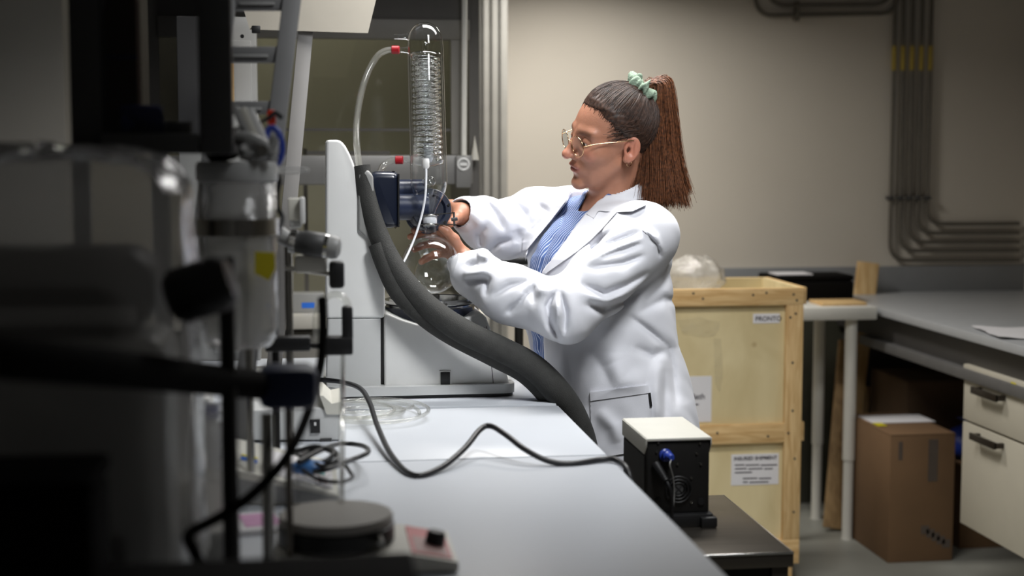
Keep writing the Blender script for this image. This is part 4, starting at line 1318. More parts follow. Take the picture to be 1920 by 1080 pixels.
obj('coupling_nut', MB().lathe([(0.024, -0.006), (0.025, -0.004), (0.025, 0.004), (0.024, 0.006)], p_ + Vector((0, 0, 0.0235)), (0.7, -0.3, 0.35), 12, closed=True), M_DGREY, bk2)
p_ = onlid(490, VD - 0.05, 0.0)
gc = thing('grey_clamp', 'grey two-jaw clamp lying on the vessel lid', 'clamp', p_)
obj('jaw', MB().tube([P(440, 255, VD - 0.06), P(470, 262, VD - 0.06), P(500, 278, VD - 0.06), P(512, 296, VD - 0.06)], [0.008, 0.010, 0.010, 0.007], 12, smooth=5), M_GREYP, gc)
obj('jaw', MB().tube([P(450, 290, VD - 0.06), P(480, 292, VD - 0.06), P(505, 282, VD - 0.06), P(516, 258, VD - 0.06)], [0.007, 0.009, 0.009, 0.006], 12, smooth=5), M_GREYP, gc)
obj('pivot', MB().cyl(P(492, 282, VD - 0.075), P(492, 282, VD - 0.045), 0.008, seg=16), M_STEEL, gc)
obj('thumb_screw', MB().cyl(P(458, 276, VD - 0.078), P(458, 276, VD - 0.055), 0.005, seg=12), M_WHITEP, gc)
t = thing('blue_hose', 'small dark blue hose loop with orange red plug', 'hose', P(512, 300, VD))
obj('loop', MB().tube([P(497, 262, VD), P(505, 242, VD), P(518, 243, VD), P(527, 262, VD), P(529, 285, VD), P(522, 305, VD), P(508, 312, VD)], 0.0048, 10, smooth=6), M_BLUE, t)
pg_ = obj('plug', pbox(501, 206, 517, 234, VD, 0.014, 0.003), M_ORANGE, t)
obj('clip_tail', MB().tube([P(484, 232, VD), P(505, 220, VD - 0.005), P(516, 212, VD), P(530, 222, VD)], [0.002, 0.003, 0.004, 0.004], 8, smooth=5), M_BLACK, pg_)
t = thing('white_tweezers', 'thin white tweezers lying flat past the vessel lid', 'tweezers', P(548, 320, VD + 0.05))
obj('arm', MB().tube([P(500, 318, VD), P(540, 315, VD), P(572, 317, VD), P(578, 319, VD)], 0.0016, 8, smooth=4), M_WHITEP, t)
obj('arm', MB().tube([P(500, 321, VD), P(540, 324, VD), P(572, 322, VD), P(578, 319, VD)], 0.0016, 8, smooth=4), M_WHITEP, t)
tag(obj('thin_cable', MB().tube([P(488, 312, VD - 0.03), P(512, 318, VD), P(524, 336, VD + 0.02), P(520, 365, VD + 0.02), P(521, 390, VD + 0.02), P(530, 410, VD + 0.02), P(520, 440, VD + 0.0)], 0.0036, 10, smooth=7), M_CORD, base=P(520, 365, VD)),
    'thin black cable drooping from the vessel lid to the coupling', 'cable')

# --- retort stand carrying coupling, clamps and the heavy arm
RD = 2.35
rs = thing('retort_stand', 'steel retort stand with black boss heads and coupling', 'stand', onbench(540, RD))
b_ = onbench(540, RD)
obj('base_plate', MB().box((b_.x - 0.05, b_.y, BENCH_Z + 0.005), (0.18, 0.12, 0.010), bevel=0.003), M_DGREY, rs)
obj('rod', MB().cyl(P(540, 440, RD), (P(540, 440, RD).x, P(540, 440, RD).y, BENCH_Z + 0.01), 0.0065), M_STEEL, rs)
obj('rod', MB().cyl(P(514, 500, RD), (P(514, 500, RD).x, P(514, 500, RD).y, BENCH_Z + 0.01), 0.006), M_BLACKM, rs)
ax_ = (RT + UP * -0.16).normalized()
cp = obj('coupling', MB().lathe([(0.001, -0.014), (0.018, -0.014), (0.019, 0.0), (0.0205, 0.002), (0.0205, 0.032), (0.019, 0.034), (0.001, 0.034)], P(570, 455, RD - 0.02), ax_, 28), M_DGREY, rs)
obj('lock_ring', MB().lathe([(0.018, -0.022), (0.0205, -0.022), (0.0205, -0.012), (0.018, -0.012)], P(570, 455, RD - 0.02), ax_, 28, closed=True), M_CHROME, cp)
obj('lock_ring', MB().lathe([(0.018, 0.034), (0.020, 0.034), (0.020, 0.040), (0.018, 0.040)], P(570, 455, RD - 0.02), ax_, 28, closed=True), M_CHROME, cp)
obj('end_cap', MB().lathe([(0.001, 0.04), (0.0185, 0.04), (0.0195, 0.048), (0.017, 0.056), (0.010, 0.060), (0.001, 0.061)], P(570, 455, RD - 0.02), ax_, 28), M_GREYP, cp)
obj('coupling_arm', MB().tube([P(470, 420, RD - 0.05), P(505, 428, RD - 0.03), P(535, 446, RD - 0.02), P(555, 454, RD - 0.02)], [0.016, 0.015, 0.013, 0.012], 14, smooth=5), M_GREYP, rs)
wb_ = obj('junction_box', pbox(540, 372, 568, 414, RD + 0.03, 0.03, 0.003), M_OFFW, rs)
obj('box_flange', pbox(562, 370, 572, 420, RD + 0.02, 0.035, 0.003), M_WHITEP, wb_)
obj('box_collar', pbox(543, 412, 566, 428, RD + 0.035, 0.02, 0.004), M_LGREY, wb_)
obj('cross_rod', MB().cyl(P(535, 502, RD), P(630, 515, RD), 0.0045), M_STEEL, rs)
obj('boss_head', pbox(553, 478, 612, 512, RD - 0.01, 0.022, 0.005), M_OFFW, rs)
k1 = obj('clamp_knob', pbox(617, 490, 646, 542, RD - 0.012, 0.026, 0.006), M_BLACK, rs)
obj('hoop', MB().tube([P(594, 640, RD), P(594, 590, RD), P(610, 560, RD), P(632, 552, RD), P(650, 566, RD), P(656, 596, RD)], 0.006, 12, smooth=6), G_TUBE, rs, 180)
obj('boss_head', pbox(497, 632, 582, 660, RD - 0.02, 0.03, 0.004), M_BLACK, rs)
obj('boss_head', pbox(600, 632, 662, 667, RD - 0.02, 0.03, 0.004), M_BLACK, rs)
obj('clamp_screw', pbox(641, 574, 662, 640, RD - 0.02, 0.02, 0.005), M_BLACK, rs)
obj('cross_rod', MB().cyl(P(465, 636, RD), P(610, 650, RD), 0.005), M_BLACKM, rs)
pz = P(643, 667, RD - 0.01)
obj('stirring_rod', MB().cyl(pz, P(640, 948, 1.93), 0.0042), G_TUBE, rs, 180)

# --- heavy dark arm on a floor post: near, badly out of focus
AD0, AD1 = 1.15, 1.75
da = thing('dark_support_arm', 'thick dark support arm crossing the foreground with blue clamp', 'arm', onbench(424, 1.62))
obj('beam', MB().tube([P(-120, 655, AD0 - 0.06), P(0, 668, AD0), P(250, 695, 1.42), P(490, 722, AD1)], [0.020, 0.019, 0.0185, 0.018], 20), M_MATTE, da)
obj('clamp_block', pbox(484, 690, 596, 772, AD1 - 0.02, 0.06, 0.014), mat('dark_blue_cast', rgb(26, 40, 74), 0.5, vary=0.1), da)
pp_ = P(424, 480, 1.62)
obj('post', MB().cyl(pp_, (pp_.x, pp_.y, BENCH_Z + 0.012), 0.0095), M_BLACKM, da)
obj('post_foot', MB().lathe([(0.001, 0), (0.05, 0), (0.05, 0.008), (0.02, 0.012), (0.001, 0.012)], (pp_.x, pp_.y, BENCH_Z), seg=28), M_BLACKM, da)
obj('motor_head', MB().lathe([(0.001, -0.035), (0.024, -0.035), (0.031, -0.025), (0.031, 0.022), (0.024, 0.034), (0.001, 0.036)], P(377, 542, 1.55), (RT * 0.9 + UP * 0.3), 28), M_BLACK, da)
obj('clamp_rod', MB().cyl(P(500, 775, AD1), (P(500, 775, AD1).x, P(500, 775, AD1).y, BENCH_Z), 0.0075), M_STEEL, da)
obj('clamp_rod', MB().cyl(P(540, 765, AD1 + 0.05), (P(540, 765, AD1 + 0.05).x, P(540, 765, AD1 + 0.05).y, BENCH_Z), 0.0045), M_STEELD, da)
tag(obj('thick_cable', MB().tube([P(604, 560, 1.95), P(606, 620, 1.92), P(600, 690, 1.88), P(575, 780, 1.8), P(535, 860, 1.72), P(470, 930, 1.66), P(410, 970, 1.62), P(356, 1000, 1.58), P(362, 1030, 1.56), P(380, 1065, 1.55)], 0.0062, 12, smooth=7), M_MATTE,
        base=P(535, 860, 1.72)), 'thick black cable swinging down in the foreground', 'cable')

# --- stirring hotplate
hx, hy = P(630, 960, 1.88).x, P(630, 960, 1.88).y
hz_ = P(630, 962, 1.88).z
kp = 1.88 / F_PX
hp = thing('stirring_hotplate', 'round stirring hotplate with red panel and black knob', 'hotplate', (hx, hy, BENCH_Z))
obj('plate', MB().lathe([(0.001, 0.0), (104 * kp, 0.0), (107 * kp, -0.003), (107 * kp, -0.010), (104 * kp, -0.012), (0.001, -0.012)], (hx, hy, hz_), seg=64), mat('hotplate_ceramic', rgb(150, 146, 140), 0.4, vary=0.06), hp)
obj('heat_shield', MB().lathe([(104 * kp, -0.012), (109 * kp, -0.014), (109 * kp, -0.034), (98 * kp, -0.037)], (hx, hy, hz_), seg=64), M_BLACKM, hp)
bw = 112 * kp
hb_ = MB()
hb_.prism([(hx - bw, hy - 0.075, BENCH_Z + 0.003), (hx + bw, hy - 0.075, BENCH_Z + 0.003), (hx + bw + 0.075, hy - 0.075, BENCH_Z + 0.003), (hx + bw + 0.075, hy - 0.075, BENCH_Z + 0.014), (hx + bw + 0.008, hy - 0.075, hz_ - 0.037), (hx - bw, hy - 0.075, hz_ - 0.037)], (0, 0.15, 0))
obj('housing', hb_, M_OFFW, hp)
n0 = Vector((hx + bw + 0.008, hy - 0.075, hz_ - 0.037))
n1 = Vector((hx + bw + 0.075, hy - 0.075, BENCH_Z + 0.014))
sl = (n1 - n0)
nn = Vector((-sl.z, 0, sl.x)).normalized()
nn = nn if nn.z > 0 else -nn


def onpan(u, v):
    return n0 + sl * u + Vector((0, 0.15 * v, 0))


obj('control_panel', MB().prism([onpan(0.12, 0.06), onpan(0.9, 0.06), onpan(0.9, 0.94), onpan(0.12, 0.94)], nn * 0.0015), M_RED, hp)
obj('panel_field', MB().prism([onpan(0.2, 0.12), onpan(0.82, 0.12), onpan(0.82, 0.6), onpan(0.2, 0.6)], nn * 0.002), mat('muted_red', rgb(150, 110, 105), 0.5), hp)
obj('knob', MB().lathe([(0.001, 0.0), (0.0135, 0.0), (0.0125, 0.016), (0.010, 0.019), (0.001, 0.019)], onpan(0.62, 0.45), nn, 24), M_BLACK, hp)
obj('side_screw', MB().cyl((hx + 0.055, hy - 0.052 - 0.03, hz_ - 0.02), (hx + 0.053, hy - 0.05, hz_ - 0.02), 0.0045, seg=12), M_STEEL, hp)
for sx_ in (-1, 1):
    for sy_ in (-0.06, 0.06):
        obj('foot', MB().cyl((hx + sx_ * bw * 0.8, hy + sy_, BENCH_Z), (hx + sx_ * bw * 0.8, hy + sy_, BENCH_Z + 0.004), 0.008, seg=14), M_BLACK, hp)

# --- black instrument case at the very front
fd = 1.36
ft = P(480, 1046, fd).z
fx0, fx1 = P(185, 1046, fd).x, P(772, 1046, fd).x
fy = P(460, 1046, fd).y
bcx_ = thing('foreground_case', 'black flat instrument case at the bottom edge of the picture', 'case', ((fx0 + fx1) / 2, fy - 0.1, BENCH_Z))
obj('shell', MB().box2((fx0, fy - 0.24, BENCH_Z), (fx1, fy, ft - 0.02), 0.006), M_MATTE, bcx_)
obj('lid', MB().box2((fx0 - 0.002, fy - 0.242, ft - 0.018), (fx1 + 0.002, fy + 0.002, ft), 0.006), M_MATTE, bcx_)

# --- covered instrument at the far left front
CD = 1.55
ix0, ix1 = P(-200, 600, CD).x, P(300, 600, CD).x
iy0 = P(0, 600, CD).y
iz = P(100, 505, CD).z
ci = thing('covered_instrument', 'dark instrument under a crumpled clear dust cover at far left', 'instrument', ((ix0 + ix1) / 2, iy0 + 0.08, BENCH_Z))
zmid = P(100, 640, CD).z
obj('housing', MB().box2((ix0, iy0, BENCH_Z + 0.01), (ix1, iy0 + 0.17, zmid), 0.02, 3), M_LGREY, ci)
obj('head_unit', MB().box2((ix0 + 0.01, iy0 + 0.01, zmid), (ix1 - 0.01, iy0 + 0.16, iz + 0.02), 0.04, 5), M_DGREY, ci)
obj('head_vent', MB().box2((ix0 + 0.05, iy0 + 0.004, zmid + 0.015), (ix1 - 0.03, iy0 + 0.012, zmid + 0.035), 0.003), M_LGREY, ci)
obj('front_panel', MB().box2((ix0 + 0.03, iy0 - 0.004, BENCH_Z + 0.04), (ix0 + 0.17, iy0, BENCH_Z + 0.14), 0.003), mat('slate_blue_panel', rgb(70, 74, 92), 0.5), ci)
obj('display', MB().box2((ix0 + 0.20, iy0 - 0.006, BENCH_Z + 0.05), (ix0 + 0.24, iy0, BENCH_Z + 0.11), 0.003), M_DGREY, ci)
for sx_ in (ix0 + 0.03, ix1 - 0.03):
    for sy_ in (iy0 + 0.03, iy0 + 0.14):
        obj('foot', MB().cyl((sx_, sy_, BENCH_Z), (sx_, sy_, BENCH_Z + 0.012), 0.012, seg=14), M_BLACK, ci)
fv, ff = [], []
cxm, cym = (ix0 + ix1) / 2, iy0 + 0.085
hx_, hy_ = (ix1 - ix0) / 2 + 0.025, 0.085 + 0.02
zc0, zc1 = BENCH_Z + 0.05, P(100, 290, CD).z
NA, NB = 96, 34
for j in range(NB + 1):
    f = j / NB
    for i in range(NA):
        a = 2 * PI * i / NA
        ca_, sa_ = math.cos(a), math.sin(a)
        k_ = 1 / (abs(ca_) ** 6 + abs(sa_) ** 6) ** (1 / 6)
        if f < 0.72:
            g_ = f / 0.72
            z_, s_ = zc0 + (zc1 - 0.05 - zc0) * g_, 1.0 + 0.05 * (1 - g_)
        else:
            g_ = (f - 0.72) / 0.28
            z_, s_ = zc1 - 0.05 + 0.05 * math.sin(g_ * PI / 2), max(0.001, math.cos(g_ * PI / 2)) ** 0.6
        n_ = mnoise.noise(Vector((ca_ * 3, sa_ * 3, f * 5))) * 0.016 + abs(mnoise.noise(Vector((ca_ * 7, sa_ * 7, f * 9 + 4)))) * 0.012
        s2 = s_ * (1 + n_ * 2.0)
        fv.append((cxm + hx_ * k_ * ca_ * s2, cym + hy_ * k_ * sa_ * s2, z_ + n_))
for j in range(NB):
    for i in range(NA):
        ff.append((j * NA + i, j * NA + (i + 1) % NA, (j + 1) * NA + (i + 1) % NA, (j + 1) * NA + i))
link_mesh('dust_cover', fv, ff, G_COVER, ci, 180)

# --- low black box in front of it
nx0, nx1 = P(-260, 905, 1.25).x, P(165, 905, 1.25).x
ny, nz0 = P(0, 905, 1.25).y, P(0, 905, 1.25).z
nb_ = thing('battery_box', 'matte black box in the bottom left corner', 'box', ((nx0 + nx1) / 2, ny + 0.06, BENCH_Z))
obj('shell', MB().box2((nx0, ny, BENCH_Z), (nx1, ny + 0.12, nz0 - 0.02), 0.006), M_MATTE, nb_)
obj('lid', MB().box2((nx0 - 0.002, ny - 0.002, nz0 - 0.018), (nx1 + 0.002, ny + 0.122, nz0), 0.006), M_MATTE, nb_)

# --- glassware and tubs between rig and controller
def beaker(label, px, d, r, h, m=None, inner=None):
    c = onbench(px, d)
    t = thing('glass_beaker', label, 'beaker', c, 'beakers behind the foreground arm')
    obj('wall', MB().lathe([(0.001, 0.003), (r * .95, 0.003), (r, 0.012), (r, h), (r * 1.06, h + 0.004)], c, seg=32), G_COVER, t, 180)
    obj('contents', MB().lathe([(0.001, 0.005), (r * .9, 0.005), (r * .9, h * inner), (0.001, h * inner)], c, seg=28), m, t)


beaker('wide glass beaker with pale powder left of the dark post', 350, 2.02, 0.055, 0.17, M_OFFW, 0.45)
beaker('narrow glass beaker of white granules close to the dark post', 396, 1.80, 0.030, 0.12, M_WHITEP, 0.5)
beaker('tall glass beaker of grey liquid behind the covered instrument', 200, 2.1, 0.05, 0.22, M_GREYP, 0.6)


def bottle(label, px, d, r, h, body, capm):
    c = onbench(px, d)
    t = thing('reagent_bottle', label, 'bottle', c, 'bottles behind the foreground arm')
    obj('flask_body', MB().lathe([(0.001, 0), (r * .95, 0), (r, 0.006), (r, h * 0.68), (r * .8, h * 0.78), (r * .45, h * 0.85), (r * .45, h * 0.9), (0.001, h * .9)], c, seg=30), body, t)
    obj('cap', MB().lathe([(r * .5, h * .88), (r * .52, h * .89), (r * .52, h), (0.001, h)], c, seg=24), capm, t)


bottle('white plastic bottle with red cap in the blurred rig', 255, 1.95, 0.032, 0.115, M_OFFW, M_RED)
bottle('grey plastic bottle with black cap left in the blurred rig', 258, 2.2, 0.040, 0.20, M_GREYP, M_BLACK)
bottle('pale bottle with blue cap hard by the clear vessel', 385, 2.12, 0.030, 0.16, M_LGREY, M_BLUE)
c = onbench(300, 2.4)
wt_ = thing('sample_rack', 'white sample rack with slotted top behind the bottles', 'rack', c)
obj('tray', MB().box((c.x, c.y, BENCH_Z + 0.035), (0.20, 0.12, 0.07), bevel=0.004), M_LGREY, wt_)
for k in range(6):
    obj('slat', MB().box((c.x - 0.075 + 0.03 * k, c.y, BENCH_Z + 0.10), (0.012, 0.11, 0.06), bevel=0.002), M_WHITEP, wt_)
c = onZ(440, 990, BENCH_Z)
pm = thing('pink_notepad', 'small notepad with pink and white sheets beneath the rods', 'notepad', (c.x, c.y, BENCH_Z))
obj('sheets', MB().box((c.x, c.y, BENCH_Z + 0.004), (0.13, 0.10, 0.008), 0.2), M_PAPER, pm)
obj('pink_sheet', MB().box((c.x + 0.035, c.y + 0.01, BENCH_Z + 0.0085), (0.05, 0.07, 0.001), 0.2), mat('pink_paper', rgb(210, 160, 196), 0.8), pm)
# small boxes with blue labels inside the hood
for (px, lb) in ((512, 'pale box with blue label on the hood sill, left of two'), (578, 'pale box with blue label on the hood sill, right of two')):
    p_ = onY(px, 585, 4.5)
    t = thing('labelled_box', lb, 'box', (p_.x, 4.55, 0.94), 'blue-labelled boxes on the hood sill')
    obj('carton', MB().box2((p_.x - 0.05, 4.5, 0.94), (p_.x + 0.05, 4.58, 1.0), 0.003), M_GREYP, t)
    obj('blue_label', MB().box2((p_.x - 0.02, 4.499, 0.955), (p_.x + 0.02, 4.4995, 0.972)), M_BLUEB, t)

# ================================================================== PERSON
# signed-distance modelling: every body part is a distance field, blended smoothly and turned into one surface
def A3(v):
    return np.array(v, dtype=np.float64)


RTn, UPn, FWn = A3(RT), A3(UP), A3(FW)
CAMn = A3(CAM)


def pw(px, py, d):
    return A3(P(px, py, d))


def smin(a, b, k):
    h = np.clip(0.5 + 0.5 * (b - a) / k, 0, 1)
    return b * (1 - h) + a * h - k * h * (1 - h)


def smax(a, b, k):
    return -smin(-a, -b, k)


def cap(p, a, b, r0, r1):
    a, b = A3(a), A3(b)
    ab = b - a
    t = np.clip(((p - a) @ ab) / (ab @ ab), 0, 1)
    return np.linalg.norm(p - a - t[:, None] * ab, axis=1) - (r0 + (r1 - r0) * t)


def chain(p, pts, rs, k=0.006):
    d = None
    for i in range(len(pts) - 1):
        e = cap(p, pts[i], pts[i + 1], rs[i], rs[i + 1])
        d = e if d is None else smin(d, e, k)
    return d


def ell(p, c, r):
    q = (p - A3(c)) / A3(r)
    k0 = np.linalg.norm(q, axis=1)
    k1 = np.linalg.norm(q / A3(r), axis=1)
    return k0 * (k0 - 1) / np.maximum(k1, 1e-9)


def to_px(p):
    """pixel and lens distance of world points"""
    q = p - CAMn
    d = q @ FWn
    return 960 + F_PX * (q @ RTn) / d, 540 - F_PX * (q @ UPn) / d, d


def seg2(px, py, a, b):
    ax, ay = a
    bx, by = b
    vx, vy = bx - ax, by - ay
    t = np.clip(((px - ax) * vx + (py - ay) * vy) / (vx * vx + vy * vy + 1e-9), 0, 1)
    return np.hypot(px - ax - t * vx, py - ay - t * vy)


def poly2(px, py, poly):
    """signed pixel distance to a closed polygon"""
    d = np.full(px.shape, 1e9)
    s = np.ones(px.shape)
    n = len(poly)
    for i in range(n):
        a, b = poly[i], poly[(i + 1) % n]
        d = np.minimum(d, seg2(px, py, a, b))
        c1, c2, c3 = py >= a[1], py < b[1], (b[0] - a[0]) * (py - a[1]) > (b[1] - a[1]) * (px - a[0])
        flip = (c1 & c2 & c3) | (~c1 & ~c2 & ~c3)
        s = np.where(flip, -s, s)
    return s * d


def surface(f, lo, hi, h, B=10):
    """naive surface nets over a sparse block grid"""
    lo, hi = A3(lo), A3(hi)
    nb = np.ceil((hi - lo) / (h * B)).astype(int)
    n = nb * B
    ci = np.stack(np.meshgrid(*[np.arange(k) for k in nb], indexing='ij'), -1).reshape(-1, 3)
    cc = lo + (ci * B + (B - 1) / 2) * h
    cv = np.concatenate([f(c) for c in np.array_split(cc, max(1, len(cc) // 200000))])
    act = np.abs(cv) < h * B * 0.5 * 1.733 * 1.35 + 0.006
    S = np.empty(nb.tolist() + [B, B, B], dtype=np.float32)
    S[:] = cv.reshape(nb.tolist())[..., None, None, None]
    off = np.stack(np.meshgrid(*[np.arange(B)] * 3, indexing='ij'), -1).reshape(-1, 3) * h
    idx = ci[act]
    for ch in np.array_split(idx, max(1, len(idx) // 400)):
        pts = (lo + ch[:, None, :] * B * h + off[None]).reshape(-1, 3)
        S[ch[:, 0], ch[:, 1], ch[:, 2]] = f(pts).reshape(-1, B, B, B)
    S = S.transpose(0, 3, 1, 4, 2, 5).reshape(n)
    I = S < 0
    c = I[:-1, :-1, :-1].astype(np.int8)
    for dx in (0, 1):
        for dy in (0, 1):
            for dz in (0, 1):
                if dx + dy + dz:
                    c += I[dx:n[0] - 1 + dx, dy:n[1] - 1 + dy, dz:n[2] - 1 + dz]
    ac = np.nonzero((c > 0) & (c < 8))
    vid = -np.ones(c.shape, dtype=np.int32)
    vid[ac] = np.arange(len(ac[0]))
    acc = np.zeros((len(ac[0]), 3))
    cnt = np.zeros(len(ac[0]))
    corner = {}
    for k in range(8):
        o = (k & 1, (k >> 1) & 1, (k >> 2) & 1)
        corner[o] = S[ac[0] + o[0], ac[1] + o[1], ac[2] + o[2]].astype(np.float64)
    for o1 in corner:
        for ax in range(3):
            if o1[ax] == 0:
                o2 = tuple(1 if j == ax else o1[j] for j in range(3))
                v1, v2 = corner[o1], corner[o2]
                m = (v1 < 0) != (v2 < 0)
                t = np.where(m, v1 / np.where(np.abs(v1 - v2) < 1e-12, 1, v1 - v2), 0)
                q = np.zeros_like(acc)
                q[:] = o1
                q[:, ax] += t
                acc += q * m[:, None]
                cnt += m
    V = lo + (np.stack(ac, -1) + acc / cnt[:, None]) * h
    F = []
    for ax in range(3):
        sl0 = [slice(None)] * 3
        sl1 = [slice(None)] * 3
        sl0[ax] = slice(0, -1)
        sl1[ax] = slice(1, None)
        E = I[tuple(sl0)] != I[tuple(sl1)]
        e = np.array(np.nonzero(E)).T
        u, w = [(1, 2), (2, 0), (0, 1)][ax]
        e = e[(e[:, u] > 0) & (e[:, w] > 0) & (e[:, u] < c.shape[u]) & (e[:, w] < c.shape[w])]
        ins = I[e[:, 0], e[:, 1], e[:, 2]]
        q = []
        for (du, dw) in ((-1, -1), (0, -1), (0, 0), (-1, 0)):
            k = e.copy()
            k[:, u] += du
            k[:, w] += dw
            q.append(vid[k[:, 0], k[:, 1], k[:, 2]])
        q = np.stack(q, -1)
        q[~ins] = q[~ins][:, ::-1]
        F.append(q)
    return V, np.concatenate(F)


def fast_mesh(name, V, F, material, parent, smooth=180):
    me = bpy.data.meshes.new(name)
    V = V - A3(ORIGIN[parent.name])
    k = F.shape[1]
    me.vertices.add(len(V))
    me.vertices.foreach_set('co', V.astype(np.float32).ravel())
    me.loops.add(F.size)
    me.loops.foreach_set('vertex_index', F.astype(np.int32).ravel())
    me.polygons.add(len(F))
    me.polygons.foreach_set('loop_start', np.arange(0, F.size, k, dtype=np.int32))
    me.polygons.foreach_set('use_smooth', np.ones(len(F), dtype=bool))
    me.update(calc_edges=True)
    me.materials.append(material)
    o = bpy.data.objects.new(name, me)
    col.objects.link(o)
    o.parent = parent
    ORIGIN[o.name] = ORIGIN[parent.name]
    return o


def relax(V, F, it=1, lam=0.5):
    for _ in range(it):
        s = np.zeros_like(V)
        n = np.zeros(len(V))
        for k in range(F.shape[1]):
            a, b = F[:, k], F[:, (k + 1) % F.shape[1]]
            np.add.at(s, a, V[b])
            np.add.at(n, a, 1)
            np.add.at(s, b, V[a])
            np.add.at(n, b, 1)
        V = V + lam * (s / n[:, None] - V)
    return V


def wob(p, sc, seed):
    """cheap smooth noise from a few rotated sines, about -1..1"""
    r = np.random.default_rng(seed)
    o = np.zeros(len(p))
    for _ in range(6):
        k = r.normal(size=3)
        k /= np.linalg.norm(k)
        o += np.sin(p @ k * (2 * PI / sc) * r.uniform(0.6, 1.5) + r.uniform(0, 6.28))
    return o / 3.0


TH = math.radians(31)
RTh = RTn.copy()
Th = np.array([-math.sin(YAW), -math.cos(YAW), 0.0])          # horizontal, towards the viewer
fwd = -RTh * math.cos(TH) + Th * math.sin(TH)
lft = Th * math.cos(TH) + RTh * math.sin(TH)

PD = 3.33                                                      # lens distance of the torso axis
rows = [(392, 1152, .085, .150), (412, 1146, .108, .168), (440, 1133, .130, .180), (480, 1122, .148, .190), (540, 1118, .156, .195), (600, 1121, .160, .198), (640, 1127, .154, .197),
        (690, 1140, .157, .203), (740, 1152, .158, .208), (800, 1158, .160, .212), (900, 1164, .164, .218), (1030, 1168, .170, .225), (1160, 1170, .175, .23)]
tr_c = np.array([pw(x, y, PD) for y, x, a, b in rows])
tr_z = tr_c[:, 2]
tr_a = np.array([a for *_, a, b in rows])
tr_b = np.array([b for *_, b in rows])
order = np.argsort(tr_z)
ZTOP, ZBOT = tr_z.max(), tr_z.min()


def torso(p, off=0.0, top=0.0, bot=0.0, front=0.0):
    z = p[:, 2]
    zs = tr_z[order]
    cx_ = np.interp(z, zs, tr_c[order, 0])
    cy_ = np.interp(z, zs, tr_c[order, 1])
    a = np.interp(z, zs, tr_a[order]) + off
    b = np.interp(z, zs, tr_b[order]) + off
    dx, dy = p[:, 0] - cx_, p[:, 1] - cy_
    u = dx * fwd[0] + dy * fwd[1]
    v = dx * lft[0] + dy * lft[1]
    if front:
        w = np.clip((u / a - 0.74) / 0.2, 0, 1)
        a, b = a + front * w, b + front * w
    q = (np.abs(u / a) ** 2.3 + np.abs(v / b) ** 2.3) ** (1 / 2.3)
    d = (q - 1) * np.minimum(a, b) * 0.95
    d = smax(d, z - (ZTOP + top), 0.05)
    return smax(d, (ZBOT + bot) - z, 0.01)


NECK = pw(1148, 368, 3.33)
SN, EN, WN = pw(1208, 440, 3.16), pw(1062, 586, 3.06), pw(868, 485, 3.245)      # near arm
SF, EF, WF = pw(1066, 398, 3.48), pw(950, 424, 3.45), pw(866, 400, 3.325)       # far arm
HIP = pw(1160, 800, PD)

# head frame: x forward, y her left, z up
hf = (-0.90 * RTn - 0.10 * UPn - 0.36 * FWn)
hf /= np.linalg.norm(hf)
hl = (0.39 * RTn - 0.34 * UPn - 0.86 * FWn)
hl -= hf * (hl @ hf)
hl /= np.linalg.norm(hl)
hu = np.cross(hf, hl)
HS = 0.965
H0 = pw(1147, 262, 3.27)


def hloc(p):
    q = (p - H0) / HS
    return np.stack([q @ hf, q @ hl, q @ hu], -1)


def hw(x, y, z):
    return H0 + HS * (x * hf + y * hl + z * hu)


def cranium(q, o=0.0):
    return ell(q, (-0.012, 0, 0.038), (0.098 + o, 0.077 + o, 0.092 + o))


EYES = [(0.0765, s * 0.0315, 0.008) for s in (1, -1)]


